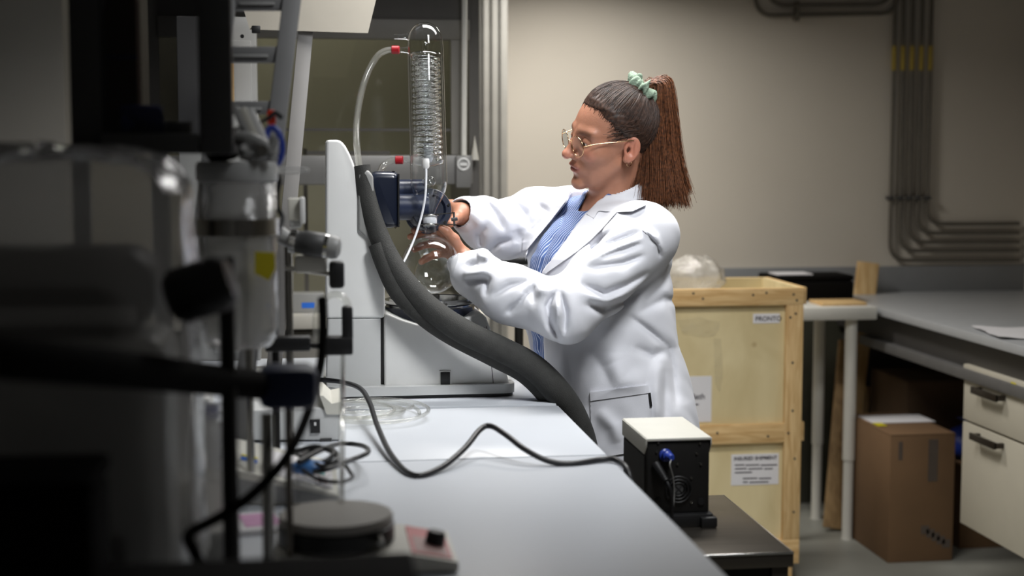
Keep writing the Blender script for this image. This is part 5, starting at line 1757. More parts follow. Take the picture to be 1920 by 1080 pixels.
def head(q):
    d = cranium(q)
    d = smin(d, ell(q, (0.040, 0, -0.020), (0.052, 0.062, 0.085)), 0.035)          # face mass
    d = smin(d, ell(q, (0.033, 0, -0.072), (0.048, 0.047, 0.037)), 0.025)          # jaw
    d = smin(d, ell(q, (0.079, 0, -0.099), (0.018, 0.021, 0.016)), 0.016)          # chin
    ay = np.abs(q[:, 1])
    m = np.stack([q[:, 0], ay, q[:, 2]], -1)
    d = smin(d, cap(m, (0.010, 0.056, -0.045), (0.055, 0.030, -0.090), 0.012, 0.011), 0.02)   # jaw line
    d = smin(d, ell(m, (0.062, 0.040, -0.018), (0.024, 0.024, 0.020)), 0.022)      # cheek
    d = smin(d, cap(m, (0.084, 0.012, 0.028), (0.072, 0.046, 0.027), 0.010, 0.010), 0.014)    # brow ridge
    d = smax(d, -ell(m, (0.093, 0.0325, 0.008), (0.016, 0.018, 0.013)), 0.010)     # eye socket
    lid = np.linalg.norm(m - A3((0.0765, 0.0315, 0.008)), axis=1) - 0.0142
    slit = ell(m, (0.092, 0.0315, 0.0035), (0.011, 0.013, 0.0032))
    d = smin(d, smax(lid, -slit, 0.0015), 0.004)
    d = smin(d, cap(m, (0.088, 0, 0.020), (0.1125, 0, -0.024), 0.0075, 0.0098), 0.010)         # nose
    d = smin(d, ell(m, (0.1145, 0, -0.0275), (0.0115, 0.0115, 0.0105)), 0.008)
    d = smin(d, ell(m, (0.099, 0.0125, -0.031), (0.0105, 0.0075, 0.008)), 0.006)   # nostril wing
    d = smax(d, -ell(m, (0.107, 0.0065, -0.0385), (0.006, 0.0032, 0.004)), 0.003)
    d = smin(d, ell(q, (0.080, 0, -0.058), (0.018, 0.027, 0.020)), 0.014)          # muzzle
    d = smin(d, ell(m, (0.0945, 0.006, -0.0545), (0.0075, 0.017, 0.0050)), 0.004)  # lips
    d = smin(d, ell(q, (0.0925, 0, -0.0665), (0.0075, 0.018, 0.0058)), 0.004)
    d = smax(d, -ell(q, (0.1010, 0, -0.0600), (0.010, 0.020, 0.0013)), 0.002)
    d = smax(d, -ell(q, (0.1025, 0, -0.080), (0.010, 0.020, 0.006)), 0.008)         # under the lip
    # ears
    e = m - A3((-0.012, 0.0745, -0.002))
    ca, sa = math.cos(0.22), math.sin(0.22)
    ex = e[:, 0] * ca + e[:, 2] * sa
    ez = -e[:, 0] * sa + e[:, 2] * ca
    ey = e[:, 1] - 0.008 + ex * 0.38
    E_ = np.stack([ex, ey, ez], -1)
    ear = ell(E_, (0, 0, 0), (0.0175, 0.0075, 0.029))
    ear = smax(ear, -ell(E_, (0.002, 0.0075, 0.003), (0.0130, 0.0085, 0.0215)), 0.002)
    ear = smin(ear, cap(E_, (-0.004, 0.002, 0.016), (-0.0075, 0.002, -0.012), 0.0026, 0.0026), 0.003)
    ear = smax(ear, -ell(E_, (0.006, 0.0, -0.004), (0.005, 0.010, 0.008)), 0.002)
    ear = smin(ear, ell(E_, (0.004, -0.001, -0.026), (0.010, 0.006, 0.010)), 0.005)
    d = smin(d, ear, 0.006)
    return d * HS


# hands: finger chains, all blended into one skin
def L(*a):
    return [pw(*x) for x in a]


NH = [L((866, 480, 3.255), (838, 438, 3.288), (815, 428, 3.288), (793, 428, 3.278), (776, 432, 3.268)),
      L((866, 482, 3.262), (833, 448, 3.300), (808, 440, 3.302), (785, 439, 3.290), (769, 444, 3.275)),
      L((866, 486, 3.268), (832, 460, 3.308), (806, 457, 3.310), (788, 462, 3.300), (777, 468, 3.288)),
      L((866, 490, 3.272), (836, 473, 3.312), (814, 478, 3.312), (799, 485, 3.305), (790, 491, 3.298))]
NT = L((866, 476, 3.245), (851, 448, 3.224), (838, 434, 3.216), (828, 428, 3.214))
FHn = [L((866, 396, 3.330), (848, 384, 3.342), (826, 378, 3.352), (806, 380, 3.350)),
       L((866, 400, 3.332), (847, 394, 3.346), (824, 391, 3.356), (803, 393, 3.352)),
       L((866, 404, 3.332), (848, 404, 3.346), (826, 404, 3.354), (808, 406, 3.350)),
       L((866, 408, 3.332), (850, 413, 3.344), (832, 415, 3.350), (818, 417, 3.347))]
FT = L((866, 400, 3.322), (856, 408, 3.292), (849, 414, 3.270), (845, 420, 3.252))


def hands(p):
    d = None
    for chains, th in ((NH, NT), (FHn, FT)):
        for c in chains:
            n = len(c)
            r = [0.0150, 0.0115] + list(np.linspace(0.0092, 0.0072, n - 2))
            e = cap(p, c[0], c[1], r[0], r[1])
            fing = chain(p, c[1:], [0.0102] + r[2:], 0.004)
            e = smin(e, fing, 0.006)
            d = e if d is None else smin(d, e, 0.0045)
        d = smin(d, chain(p, th, [0.0150, 0.0118, 0.0098, 0.0082], 0.006), 0.008)
    return d


def near_only(p, c, r, f, k=0.05):
    """evaluate a field only inside a ball, elsewhere give the distance to that ball"""
    o = np.linalg.norm(p - c, axis=1) - r
    m = o < k
    o = np.maximum(o, 0.03) + 0.02
    if m.any():
        o[m] = f(p[m])
    return o


NHC, FHC = pw(822, 456, 3.27), pw(838, 400, 3.33)


def body_sdf(p):
    d = torso(p, -0.042, 0.0, 0.35)
    d = smin(d, cap(p, SN + (SF - SN) * 0.08, SF + (SN - SF) * 0.08, 0.038, 0.038), 0.06)
    d = smin(d, cap(p, NECK + (0, 0, -0.03), hw(-0.025, 0, -0.035), 0.060, 0.053), 0.045)
    d = smin(d, near_only(p, H0, 0.15, lambda q_: head(hloc(q_))), 0.022)
    d = smin(d, chain(p, [SN, EN, WN], [0.050, 0.040, 0.0245], 0.02), 0.03)
    d = smin(d, chain(p, [SF, EF, WF], [0.050, 0.038, 0.0245], 0.02), 0.03)
    return smin(d, near_only(p, (NHC + FHC) / 2, 0.115, hands), 0.012)


# ------------------------------------------------------------------ coat
OPEN = [(1082, 330), (1073, 352), (1062, 376), (1034, 412), (1008, 444), (990, 466), (983, 500), (981, 560), (980, 620), (982, 652), (990, 690), (1000, 800), (1016, 800), (1020, 690), (1018, 640),
        (1017, 560), (1017, 510), (1036, 484), (1056, 456), (1080, 427), (1102, 400), (1124, 378), (1150, 354), (1168, 336), (1172, 300), (1095, 300)]
# creases read from the photograph: (points, depth in m, width in px, group)
FOLD = [
    ([(1040, 548), (1028, 574), (1033, 606), (1046, 634)], -.014, 6, 'n'), ([(1052, 551), (1061, 586), (1059, 622)], -.012, 5, 'n'), ([(1044, 560), (1047, 600)], .007, 5, 'n'),
    ([(868, 516), (890, 512), (918, 503)], .008, 8, 'n'), ([(872, 524), (914, 527), (911, 556)], -.008, 6, 'n'), ([(921, 556), (955, 536), (990, 527)], -.007, 6, 'n'),
    ([(950, 588), (972, 566), (998, 540)], -.010, 6, 'n'), ([(1000, 535), (1000, 570)], -.006, 5, 'n'), ([(960, 575), (985, 548)], .006, 6, 'n'), ([(1003, 545), (1030, 543)], .006, 8, 'n'),
    ([(1097, 572), (1130, 579), (1169, 564), (1206, 540)], -.009, 7, 'n'), ([(1092, 533), (1133, 551), (1176, 534), (1212, 512)], -.008, 6, 'n'), ([(1100, 552), (1140, 566), (1180, 550)], .006, 7, 'n'),
    ([(1104, 502), (1169, 493), (1205, 480)], -.008, 5, 'n'), ([(1116, 466), (1157, 450), (1195, 436)], -.008, 5, 'n'), ([(1125, 484), (1160, 470), (1200, 458)], -.006, 4, 'n'),
    ([(1112, 486), (1165, 462), (1202, 447)], .005, 5, 'n'), ([(1205, 430), (1228, 446), (1240, 470)], .006, 5, 'n'), ([(1212, 436), (1232, 458), (1238, 480)], -.005, 3, 'n'),
    ([(1080, 520), (1096, 480), (1124, 450), (1160, 422)], -.010, 6, 't'), ([(893, 478), (908, 475), (915, 488)], .010, 8, 'n'), ([(872, 500), (898, 494)], -.007, 5, 'n'),
    ([(1180, 592), (1220, 622), (1252, 650)], -.009, 6, 't'), ([(1200, 585), (1245, 560), (1270, 566)], -.006, 8, 't'), ([(1190, 650), (1225, 668), (1252, 655)], -.008, 8, 't'),
    ([(1210, 566), (1240, 535), (1262, 500)], -.007, 10, 't'), ([(1254, 650), (1262, 690), (1268, 760)], -.008, 7, 't'), ([(1236, 680), (1232, 740), (1236, 800)], .008, 10, 't'), ([(1246, 690), (1246, 800)], -.006, 7, 't'),
    ([(1100, 650), (1130, 690), (1150, 730)], -.008, 16, 't'), ([(1150, 680), (1165, 715), (1210, 720)], .008, 14, 't'), ([(1120, 770), (1150, 800), (1160, 830)], .006, 10, 't'), ([(1060, 650), (1075, 720), (1085, 800)], -.006, 14, 't'),
    ([(902, 462), (900, 440), (912, 425)], -.009, 6, 'f'), ([(920, 470), (935, 455), (960, 450)], -.008, 5, 'f'), ([(915, 380), (930, 400), (945, 430)], -.009, 6, 'f'), ([(960, 375), (985, 400), (990, 425)], -.008, 6, 'f'),
    ([(884, 395), (895, 410), (905, 432)], .007, 7, 'f'), ([(1000, 362), (1010, 385), (1030, 400)], -.006, 6, 'f'), ([(970, 430), (975, 455)], -.007, 8, 'f'),
]


def arm_n(p):
    d = chain(p, [SN + (0, 0, 0.0), pw(1130, 524, 3.09), EN, pw(955, 551, 3.13), pw(888, 515, 3.215)], [0.072, 0.073, 0.062, 0.062, 0.053], 0.03)
    return smin(d, cap(p, pw(888, 515, 3.215), pw(868, 494, 3.24), 0.048, 0.036), 0.012)


def arm_f(p):
    d = chain(p, [SF, pw(1005, 404, 3.47), EF + (0, 0, -0.004), pw(905, 416, 3.39), pw(878, 405, 3.345)], [0.060, 0.060, 0.060, 0.054, 0.042], 0.03)
    d = smin(d, chain(p, [pw(905, 440, 3.40), pw(945, 448, 3.44), pw(985, 450, 3.47)], [0.030, 0.038, 0.034], 0.02), 0.03)
    return smin(d, cap(p, pw(878, 405, 3.345), pw(866, 398, 3.33), 0.041, 0.034), 0.012)


def coat_trunk(p):
    d = torso(p, 0.0, 0.0, 0.0)
    d = smin(d, cap(p, SN + (0, 0, -0.008), SF + (0, 0, 0.0), 0.060, 0.058), 0.05)
    # collar roll round the back of the neck
    c = pw(1160, 366, 3.335)
    ax = 0.92 * np.array([0, 0, 1.0]) + 0.40 * fwd
    ax /= np.linalg.norm(ax)
    q = p - c
    hgt_ = q @ ax
    rad = np.linalg.norm(q - hgt_[:, None] * ax, axis=1)
    ring = np.hypot(rad - (0.071 + np.maximum(0, -hgt_) * 0.5), hgt_ * 0.45) - 0.011
    return smin(d, ring, 0.02)


def folds(p, d):
    near = np.abs(d) < 0.03
    q = p[near]
    if len(q):
        px, py, dep = to_px(q)
        add = 0.0028 * wob(q, 0.13, 3) + 0.0009 * wob(q, 0.055, 5)
        wn_ = np.clip((3.20 - dep) / 0.04 + (px < 1000) * 1.5, 0, 1)
        wt_ = np.clip((3.36 - dep) / 0.05, 0, 1)
        wf_ = np.clip((dep - 3.28) / 0.02, 0, 1) * np.clip((3.50 - dep) / 0.04, 0, 1)
        for pts, amp, wpx, g in FOLD:
            xs, ys = [a[0] for a in pts], [a[1] for a in pts]
            m = (px > min(xs) - 3 * wpx) & (px < max(xs) + 3 * wpx) & (py > min(ys) - 3 * wpx) & (py < max(ys) + 3 * wpx)
            if not m.any():
                continue
            dd = np.full(m.sum(), 1e9)
            tt = np.zeros(m.sum())
            ns = len(pts) - 1
            for i in range(ns):                       # distance and position along the crease; creases fade at both ends
                (ax_, ay_), (bx_, by_) = pts[i], pts[i + 1]
                vx, vy = bx_ - ax_, by_ - ay_
                t = np.clip(((px[m] - ax_) * vx + (py[m] - ay_) * vy) / (vx * vx + vy * vy), 0, 1)
                e = np.hypot(px[m] - ax_ - t * vx, py[m] - ay_ - t * vy)
                b = e < dd
                dd = np.where(b, e, dd)
                tt = np.where(b, (i + t) / ns, tt)
            pr = np.exp(-((dd / (wpx * 1.15)) ** 1.5)) if amp < 0 else np.exp(-(dd / (wpx * 1.3)) ** 2)
            add[m] += (1.35 if g == 't' else 2.0) * amp * pr * np.sin(PI * np.clip(tt * 0.94 + 0.03, 0, 1)) ** 0.6 * {'n': wn_, 't': wt_, 'f': wf_}[g][m]
        d = d.copy()
        d[near] -= np.clip(add, -0.0170, 0.014)
    return d


def coat_raw(p):
    d = smin(coat_trunk(p), arm_n(p), 0.030)
    return smin(d, arm_f(p), 0.030)


def coat_folded(p):
    return folds(p, coat_raw(p))


def opening(p, poly, back):
    px, py, dep = to_px(p)
    o = np.full(len(p), 0.05)
    m = (px > 930) & (px < 1240) & (py > 260) & (py < 840)
    if m.any():
        o[m] = np.maximum(poly2(px[m], py[m], poly) * dep[m] / F_PX, dep[m] - back)
    return o


def coat_sdf(p):
    d = smax(coat_trunk(p), -opening(p, OPEN, 3.42), 0.004)
    d = smin(d, arm_n(p), 0.030)
    d = smin(d, arm_f(p), 0.030)
    d = folds(p, d)
    d = smax(d, -cap(p, NECK + (0, 0, -0.05), hw(-0.02, 0, -0.02), 0.056, 0.066), 0.006)     # neck hole
    # hollow cuffs
    a, b = pw(884, 505, 3.222), WN
    ax = (b - a) / np.linalg.norm(b - a)
    d = smax(d, -cap(p, a + ax * 0.012, b + ax * 0.05, 0.033, 0.031), 0.003)
    a, b = pw(878, 405, 3.345), WF
    ax = (b - a) / np.linalg.norm(b - a)
    return smax(d, -cap(p, a + ax * 0.008, b + ax * 0.05, 0.031, 0.030), 0.003)


VNECK = [(1098, 330), (1106, 350), (1094, 378), (1083, 396), (1100, 396), (1116, 387), (1135, 366), (1160, 344), (1180, 320), (1160, 290), (1105, 290)]


def shirt_sdf(p):
    d = torso(p, -0.027, 0.0, 0.30, 0.014)
    d = smin(d, cap(p, SN + (SF - SN) * 0.12, SF + (SN - SF) * 0.12, 0.044, 0.044), 0.06)
    d = smin(d, cap(p, NECK + (0, 0, -0.05), NECK + (0, 0, 0.018) + fwd * 0.0, 0.074, 0.068), 0.03)
    d = smax(d, p[:, 2] - (NECK[2] + 0.022 + (p - NECK) @ fwd * -0.25), 0.004)
    px, py, dep = to_px(p)
    pl_ = np.full(len(p), 1e9)
    for a, b in (((1062, 395), (1052, 425)), ((1052, 425), (1030, 460)), ((1030, 460), (1016, 500)), ((1016, 500), (1012, 690))):
        pl_ = np.minimum(pl_, seg2(px, py, a, b))
    d = d + 0.004 * np.exp(-(pl_ / 4) ** 2) * (dep < 3.4) - 0.003 * wob(p, 0.07, 9) * 0.6
    d = smax(d, -opening(p, VNECK, 3.45), 0.003)
    return smax(d, -cap(p, NECK + (0, 0, -0.05), NECK + (0, 0, 0.10), 0.054, 0.062), 0.004)


base = pw(1160, 800, PD)
person = thing('person', 'person in white lab coat and glasses working at the rotary evaporator', 'person', (base[0], base[1], 0.0))

# --- skin
M_SKIN = bpy.data.materials.new('skin')
M_SKIN.use_nodes = True
nt = M_SKIN.node_tree
bs = nt.nodes['Principled BSDF']
bs.inputs['Roughness'].default_value = 0.48
bs.inputs['Subsurface Weight'].default_value = 0.12
bs.inputs['Subsurface Radius'].default_value = (0.012, 0.004, 0.002)
at = nt.nodes.new('ShaderNodeAttribute')
at.attribute_name = 'tone'
nz = nt.nodes.new('ShaderNodeTexNoise')
nz.inputs['Scale'].default_value = 70
nz.inputs['Detail'].default_value = 5
tcn = nt.nodes.new('ShaderNodeTexCoord')
nt.links.new(tcn.outputs['Object'], nz.inputs['Vector'])
rp = nt.nodes.new('ShaderNodeValToRGB')
rp.color_ramp.elements[0].color = (0.86, 0.84, 0.83, 1)
rp.color_ramp.elements[1].color = (1.08, 1.04, 1.02, 1)
nt.links.new(nz.outputs['Fac'], rp.inputs['Fac'])
mu = nt.nodes.new('ShaderNodeMixRGB')
mu.blend_type = 'MULTIPLY'
mu.inputs[0].default_value = 1.0
nt.links.new(at.outputs['Color'], mu.inputs[1])
nt.links.new(rp.outputs['Color'], mu.inputs[2])
nt.links.new(mu.outputs[0], bs.inputs['Base Color'])
bp = nt.nodes.new('ShaderNodeBump')
bp.inputs['Strength'].default_value = 0.15
bp.inputs['Distance'].default_value = 0.002
nz2 = nt.nodes.new('ShaderNodeTexNoise')
nz2.inputs['Scale'].default_value = 260
nt.links.new(tcn.outputs['Object'], nz2.inputs['Vector'])
nt.links.new(nz2.outputs['Fac'], bp.inputs['Height'])
nt.links.new(bp.outputs[0], bs.inputs['Normal'])

ZC = ZBOT + 0.36


def body_cut(p):
    return np.maximum(body_sdf(p), ZC - p[:, 2])


lo = np.array([WN[0] - 0.16, min(SN[1], EN[1]) - 0.22, ZC - 0.02])
V, F = surface(body_cut, lo, (base[0] + 0.25, base[1] + 0.40, H0[2] + 0.17), 0.0024)
body = fast_mesh('body', V, F, M_SKIN, person)
q = hloc(V)
tone = np.tile(np.array([rgb(172, 122, 98)[:3]]), (len(V), 1))
g = lambda c, r: np.exp(-np.maximum(0, ell(np.stack([q[:, 0], np.abs(q[:, 1]), q[:, 2]], -1), c, r) / 0.004) ** 2)[:, None]
for c, r, colr, k in (((0.0955, 0.005, -0.0605), (0.008, 0.016, 0.0060), rgb(168, 96, 88), 0.7), ((0.082, 0.03, 0.0285), (0.012, 0.019, 0.0035), rgb(88, 60, 46), 0.75),
                      ((0.07, 0.045, -0.02), (0.02, 0.016, 0.014), rgb(206, 138, 116), 0.5), ((0.115, 0, -0.028), (0.010, 0.012, 0.010), rgb(206, 136, 114), 0.5),
                      ((-0.01, 0.085, 0.0), (0.02, 0.012, 0.03), rgb(206, 132, 110), 0.5)):
    w_ = g(c, r) * k
    tone = tone * (1 - w_) + np.array(colr[:3]) * w_
at_ = body.data.color_attributes.new('tone', 'FLOAT_COLOR', 'POINT')
at_.data.foreach_set('color', np.concatenate([tone, np.ones((len(V), 1))], 1).astype(np.float32).ravel())

# --- eyes
M_EYE = mat('eye_white', rgb(225, 218, 210), 0.15, vary=0.02)
M_IRIS = mat('iris_brown', rgb(58, 40, 28), 0.1, vary=0.2, scale=400)
for e in EYES:
    c = hw(*e)
    eo = obj('eye', MB().ball(c, 0.0128 * HS, 24, 16), M_EYE, person, 180)
    look = (hf * 0.9 - hu * 0.42) / np.linalg.norm(hf * 0.9 - hu * 0.42)
    obj('iris', MB().lathe([(0.001, 0.0135 * HS), (0.003, 0.0133 * HS), (0.0058, 0.0116 * HS), (0.001, 0.0110 * HS)], c, look, 18), M_IRIS, eo, 180)

# --- coat, shirt
M_COAT = mat('coat_cotton', rgb(212, 213, 219), 0.9, vary=0.015, scale=20, bump=0.10, bscale=700, sheen=0.1)
lo = np.array([WN[0] - 0.05, EN[1] - 0.16, ZBOT - 0.01])
hi = np.array([base[0] + 0.28, base[1] + 0.42, ZTOP + 0.13])
V, F = surface(coat_sdf, lo, hi, 0.0034)
V = relax(V, F, 1, 0.15)
coat = fast_mesh('lab_coat', V, F, M_COAT, person)

M_SHIRT = bpy.data.materials.new('striped_shirt')
M_SHIRT.use_nodes = True
nt = M_SHIRT.node_tree
bs = nt.nodes['Principled BSDF']
bs.inputs['Roughness'].default_value = 0.85
tcn = nt.nodes.new('ShaderNodeTexCoord')
dv = nt.nodes.new('ShaderNodeVectorMath')
dv.operation = 'DOT_PRODUCT'
sd = lft * 0.92 + fwd * 0.35 - np.array([0, 0, 0.10])
dv.inputs[1].default_value = sd
nt.links.new(tcn.outputs['Object'], dv.inputs[0])
nzs = nt.nodes.new('ShaderNodeTexNoise')
nzs.inputs['Scale'].default_value = 9
nt.links.new(tcn.outputs['Object'], nzs.inputs['Vector'])
ma = nt.nodes.new('ShaderNodeMath')
ma.operation = 'MULTIPLY_ADD'
ma.inputs[1].default_value = 0.012
nt.links.new(nzs.outputs['Fac'], ma.inputs[0])
nt.links.new(dv.outputs['Value'], ma.inputs[2])
mm = nt.nodes.new('ShaderNodeMath')
mm.operation = 'MULTIPLY'
mm.inputs[1].default_value = 2 * PI / 0.0100
nt.links.new(ma.outputs[0], mm.inputs[0])
si = nt.nodes.new('ShaderNodeMath')
si.operation = 'SINE'
nt.links.new(mm.outputs[0], si.inputs[0])
rp = nt.nodes.new('ShaderNodeValToRGB')
rp.color_ramp.elements[0].position, rp.color_ramp.elements[0].color = 0.55, rgb(74, 98, 150)
rp.color_ramp.elements[1].position, rp.color_ramp.elements[1].color = 0.85, rgb(190, 200, 222)
nt.links.new(si.outputs[0], rp.inputs['Fac'])
nt.links.new(rp.outputs['Color'], bs.inputs['Base Color'])
V, F = surface(shirt_sdf, np.array([base[0] - 0.28, base[1] - 0.3, ZBOT + 0.28]), np.array([base[0] + 0.28, base[1] + 0.42, NECK[2] + 0.08]), 0.0034)
V = relax(V, F, 1, 0.4)
fast_mesh('striped_shirt', V, F, M_SHIRT, person)


# --- sewn-on pieces: outlines laid on the coat surface
def lay(poly, f, lift, thick, name, material, parent, step=3.0, d0=2.75):
    xs = np.arange(min(p[0] for p in poly) - step, max(p[0] for p in poly) + step, step)
    ys = np.arange(min(p[1] for p in poly) - step, max(p[1] for p in poly) + step, step)
    gx, gy = np.meshgrid(xs, ys, indexing='ij')
    sh_ = gx.shape
    gx, gy = gx.ravel(), gy.ravel()
    # pull outside points near the edge onto the outline
    sd_ = poly2(gx, gy, poly)
    for _ in range(3):
        e = 0.5
        nx = (poly2(gx + e, gy, poly) - poly2(gx - e, gy, poly)) / (2 * e)
        ny = (poly2(gx, gy + e, poly) - poly2(gx, gy - e, poly)) / (2 * e)
        s = poly2(gx, gy, poly)
        mv = (sd_ > 0) & (sd_ < step * 1.5)
        gx = np.where(mv, gx - nx * s, gx)
        gy = np.where(mv, gy - ny * s, gy)
    keep = sd_ < step * 1.5
    r = FWn[None] + RTn[None] * ((gx - 960) / F_PX)[:, None] + UPn[None] * ((540 - gy) / F_PX)[:, None]
    rn = np.linalg.norm(r, axis=1)
    t = np.full(len(gx), d0)
    for _ in range(70):
        v = f(CAMn + r * t[:, None])
        t += np.clip(v * 0.7, -0.02, 0.05) / rn
    hit = keep & (t < 3.7)
    pts = CAMn + r * (t - lift)[:, None]
    V0 = pts
    n = len(V0)
    idx = np.arange(n).reshape(sh_)
    quads = np.stack([idx[:-1, :-1], idx[1:, :-1], idx[1:, 1:], idx[:-1, 1:]], -1).reshape(-1, 4)
    ok = hit[quads].all(1)
    zz = t[quads]
    ok &= (zz.max(1) - zz.min(1)) < 0.03
    quads = quads[ok]
    used = np.unique(quads)
    mp_ = -np.ones(n, dtype=int)
    mp_[used] = np.arange(len(used))
    top = V0[used]
    bot = top + (r * thick)[used]
    fq = mp_[quads]
    m = len(used)
    ed = {}
    for qd in fq:
        for k in range(4):
            a, b = int(qd[k]), int(qd[(k + 1) % 4])
            ed[(a, b)] = 1
    side = [(b, a, a + m, b + m) for (a, b) in ed if (b, a) not in ed]
    allf = [tuple(x) for x in fq] + [tuple(x[::-1] + m) for x in fq] + side
    return link_mesh(name, np.concatenate([top, bot]), allf, material, parent, 60)


lap = [(1124, 394), (1113, 408), (1098, 402), (1080, 427), (1056, 456), (1036, 484), (1017, 511), (1019, 516), (1050, 494), (1084, 470), (1108, 450), (1130, 428), (1157, 397)]
lay(lap, coat_folded, 0.0095, 0.007, 'lapel', M_COAT, coat, 2.0)
colr = [(1190, 322), (1170, 336), (1150, 354), (1124, 378), (1100, 401), (1113, 409), (1122, 395), (1156, 398), (1186, 396), (1212, 384), (1214, 350)]
lay(colr, coat_raw, 0.0125, 0.006, 'collar', M_COAT, coat, 2.0)
lapf = [(1082, 332), (1072, 354), (1060, 378), (1032, 414), (1006, 446), (988, 468), (979, 470), (981, 444), (998, 424), (1022, 396), (1046, 366), (1066, 338)]
lay(lapf, coat_folded, 0.005, 0.005, 'lapel', M_COAT, coat, 2.0)
pock = [(1106, 736), (1216, 722), (1222, 760), (1224, 815), (1218, 842), (1140, 856), (1116, 846), (1108, 800)]
pk = lay(pock, coat_folded, 0.0045, 0.004, 'pocket', M_COAT, coat, 3.0)
lay([(1106, 736), (1216, 722), (1217, 737), (1107, 752)], coat_folded, 0.0068, 0.0022, 'pocket_hem', M_COAT, pk, 2.0)
lay([(1216, 737), (1220, 736), (1223, 762), (1219, 763)], coat_folded, 0.0082, 0.0032, 'brand_tag', M_BLACK, pk, 1.0)
lay([(1205, 428), (1218, 437), (1230, 450), (1239, 468), (1237, 470), (1227, 453), (1216, 441), (1204, 431)], coat_folded, 0.0016, 0.0015, 'shoulder_seam', M_COAT, coat, 1.0)

# --- trousers and shoes (hidden by bench and coat, they carry her)
M_TROU = mat('dark_denim', rgb(44, 48, 62), 0.85, vary=0.08)
for s in (1, -1):
    h_ = Vector(HIP + lft * 0.09 * s)
    k_ = Vector((h_.x - 0.01, h_.y, 0.48))
    a_ = Vector((h_.x + 0.02, h_.y, 0.07))
    lg = obj('trouser_leg', MB().tube([h_ + Vector((0, 0, 0.02)), h_.lerp(k_, 0.5), k_, k_.lerp(a_, 0.5), a_], [0.085, 0.078, 0.06, 0.056, 0.05], 20, smooth=5), M_TROU, person, 180)
    f3 = Vector(fwd)
    shp = MB().tube([a_ - f3 * 0.05 + Vector((0, 0, -0.03)), a_ + Vector((0, 0, -0.025)), a_ + f3 * 0.08 + Vector((0, 0, -0.037)), a_ + f3 * 0.17 + Vector((0, 0, -0.042))], [0.035, 0.045, 0.033, 0.022], 16, smooth=5)
    shp.v = [(x, y, max(z, 0.0)) for x, y, z in shp.v]
    obj('shoe', shp, M_BLACK, person, 180)

# ------------------------------------------------------------------ hair
def strand_mesh(paths, r0, r1, sides=3):
    paths = np.asarray(paths)
    N, M, _ = paths.shape
    t = np.gradient(paths, axis=1)
    t /= np.linalg.norm(t, axis=2, keepdims=True) + 1e-12
    ref = np.zeros_like(t)
    ref[..., 0], ref[..., 1], ref[..., 2] = 0.31, 0.77, 0.55
    n = np.cross(t, ref)
    n /= np.linalg.norm(n, axis=2, keepdims=True) + 1e-12
    b = np.cross(t, n)
    rad = np.linspace(r0, r1, M)[None, :, None]
    V = np.stack([paths + rad * (n * math.cos(2 * PI * k / sides) + b * math.sin(2 * PI * k / sides)) for k in range(sides)], 2).reshape(-1, 3)
    i = np.arange(N)[:, None, None] * M * sides + np.arange(M - 1)[None, :, None] * sides
    k = np.arange(sides)[None, None, :]
    F = np.stack([i + k, i + (k + 1) % sides, i + sides + (k + 1) % sides, i + sides + k], -1).reshape(-1, 4)
    return V, F


def hair_mat(name, c0, c1):
    m = mat(name, c0, 0.46, vary=0.0, spec=0.4)
    nt = m.node_tree
    r = [n for n in nt.nodes if n.type == 'VALTORGB'][0]
    r.color_ramp.elements[0].color = c0
    r.color_ramp.elements[1].color = c1
    n = [n for n in nt.nodes if n.type == 'TEX_NOISE'][0]
    n.inputs['Scale'].default_value = 160
    return m


M_HAIR = hair_mat('hair_dark_brown', rgb(32, 22, 18), rgb(78, 56, 45))
M_TAIL = hair_mat('hair_auburn', rgb(50, 30, 20), rgb(130, 80, 49))
HLZ = np.array([-0.10, -0.05, -0.01, 0.015, 0.035, 0.060, 0.080, 0.100, 0.14])
HLX = np.array([-0.045, -0.035, -0.030, -0.002, 0.024, 0.048, 0.062, 0.080, 0.12])


def hair_cap(p):
    q = hloc(p)
    lim = np.interp(q[:, 2], HLZ, HLX) + 0.004 * np.sin(q[:, 2] * 300) - np.abs(q[:, 1]) * 0.10
    d = cranium(q) - np.clip((lim - q[:, 0]) * 0.22 + 0.0008, 0.0, 0.0048)
    d = smin(d, ell(q, (-0.066, 0, 0.112), (0.026, 0.024, 0.022)), 0.025)
    n = 0.0004 * np.sin(np.arctan2(q[:, 1], q[:, 2] - 0.02) * 46 + 3 * np.sin(q[:, 0] * 60))
    d = d - n
    d = smax(d, (q[:, 0] - lim) * 0.8, 0.002)
    d = smax(d, -0.072 - q[:, 2], 0.01)
    return d * HS


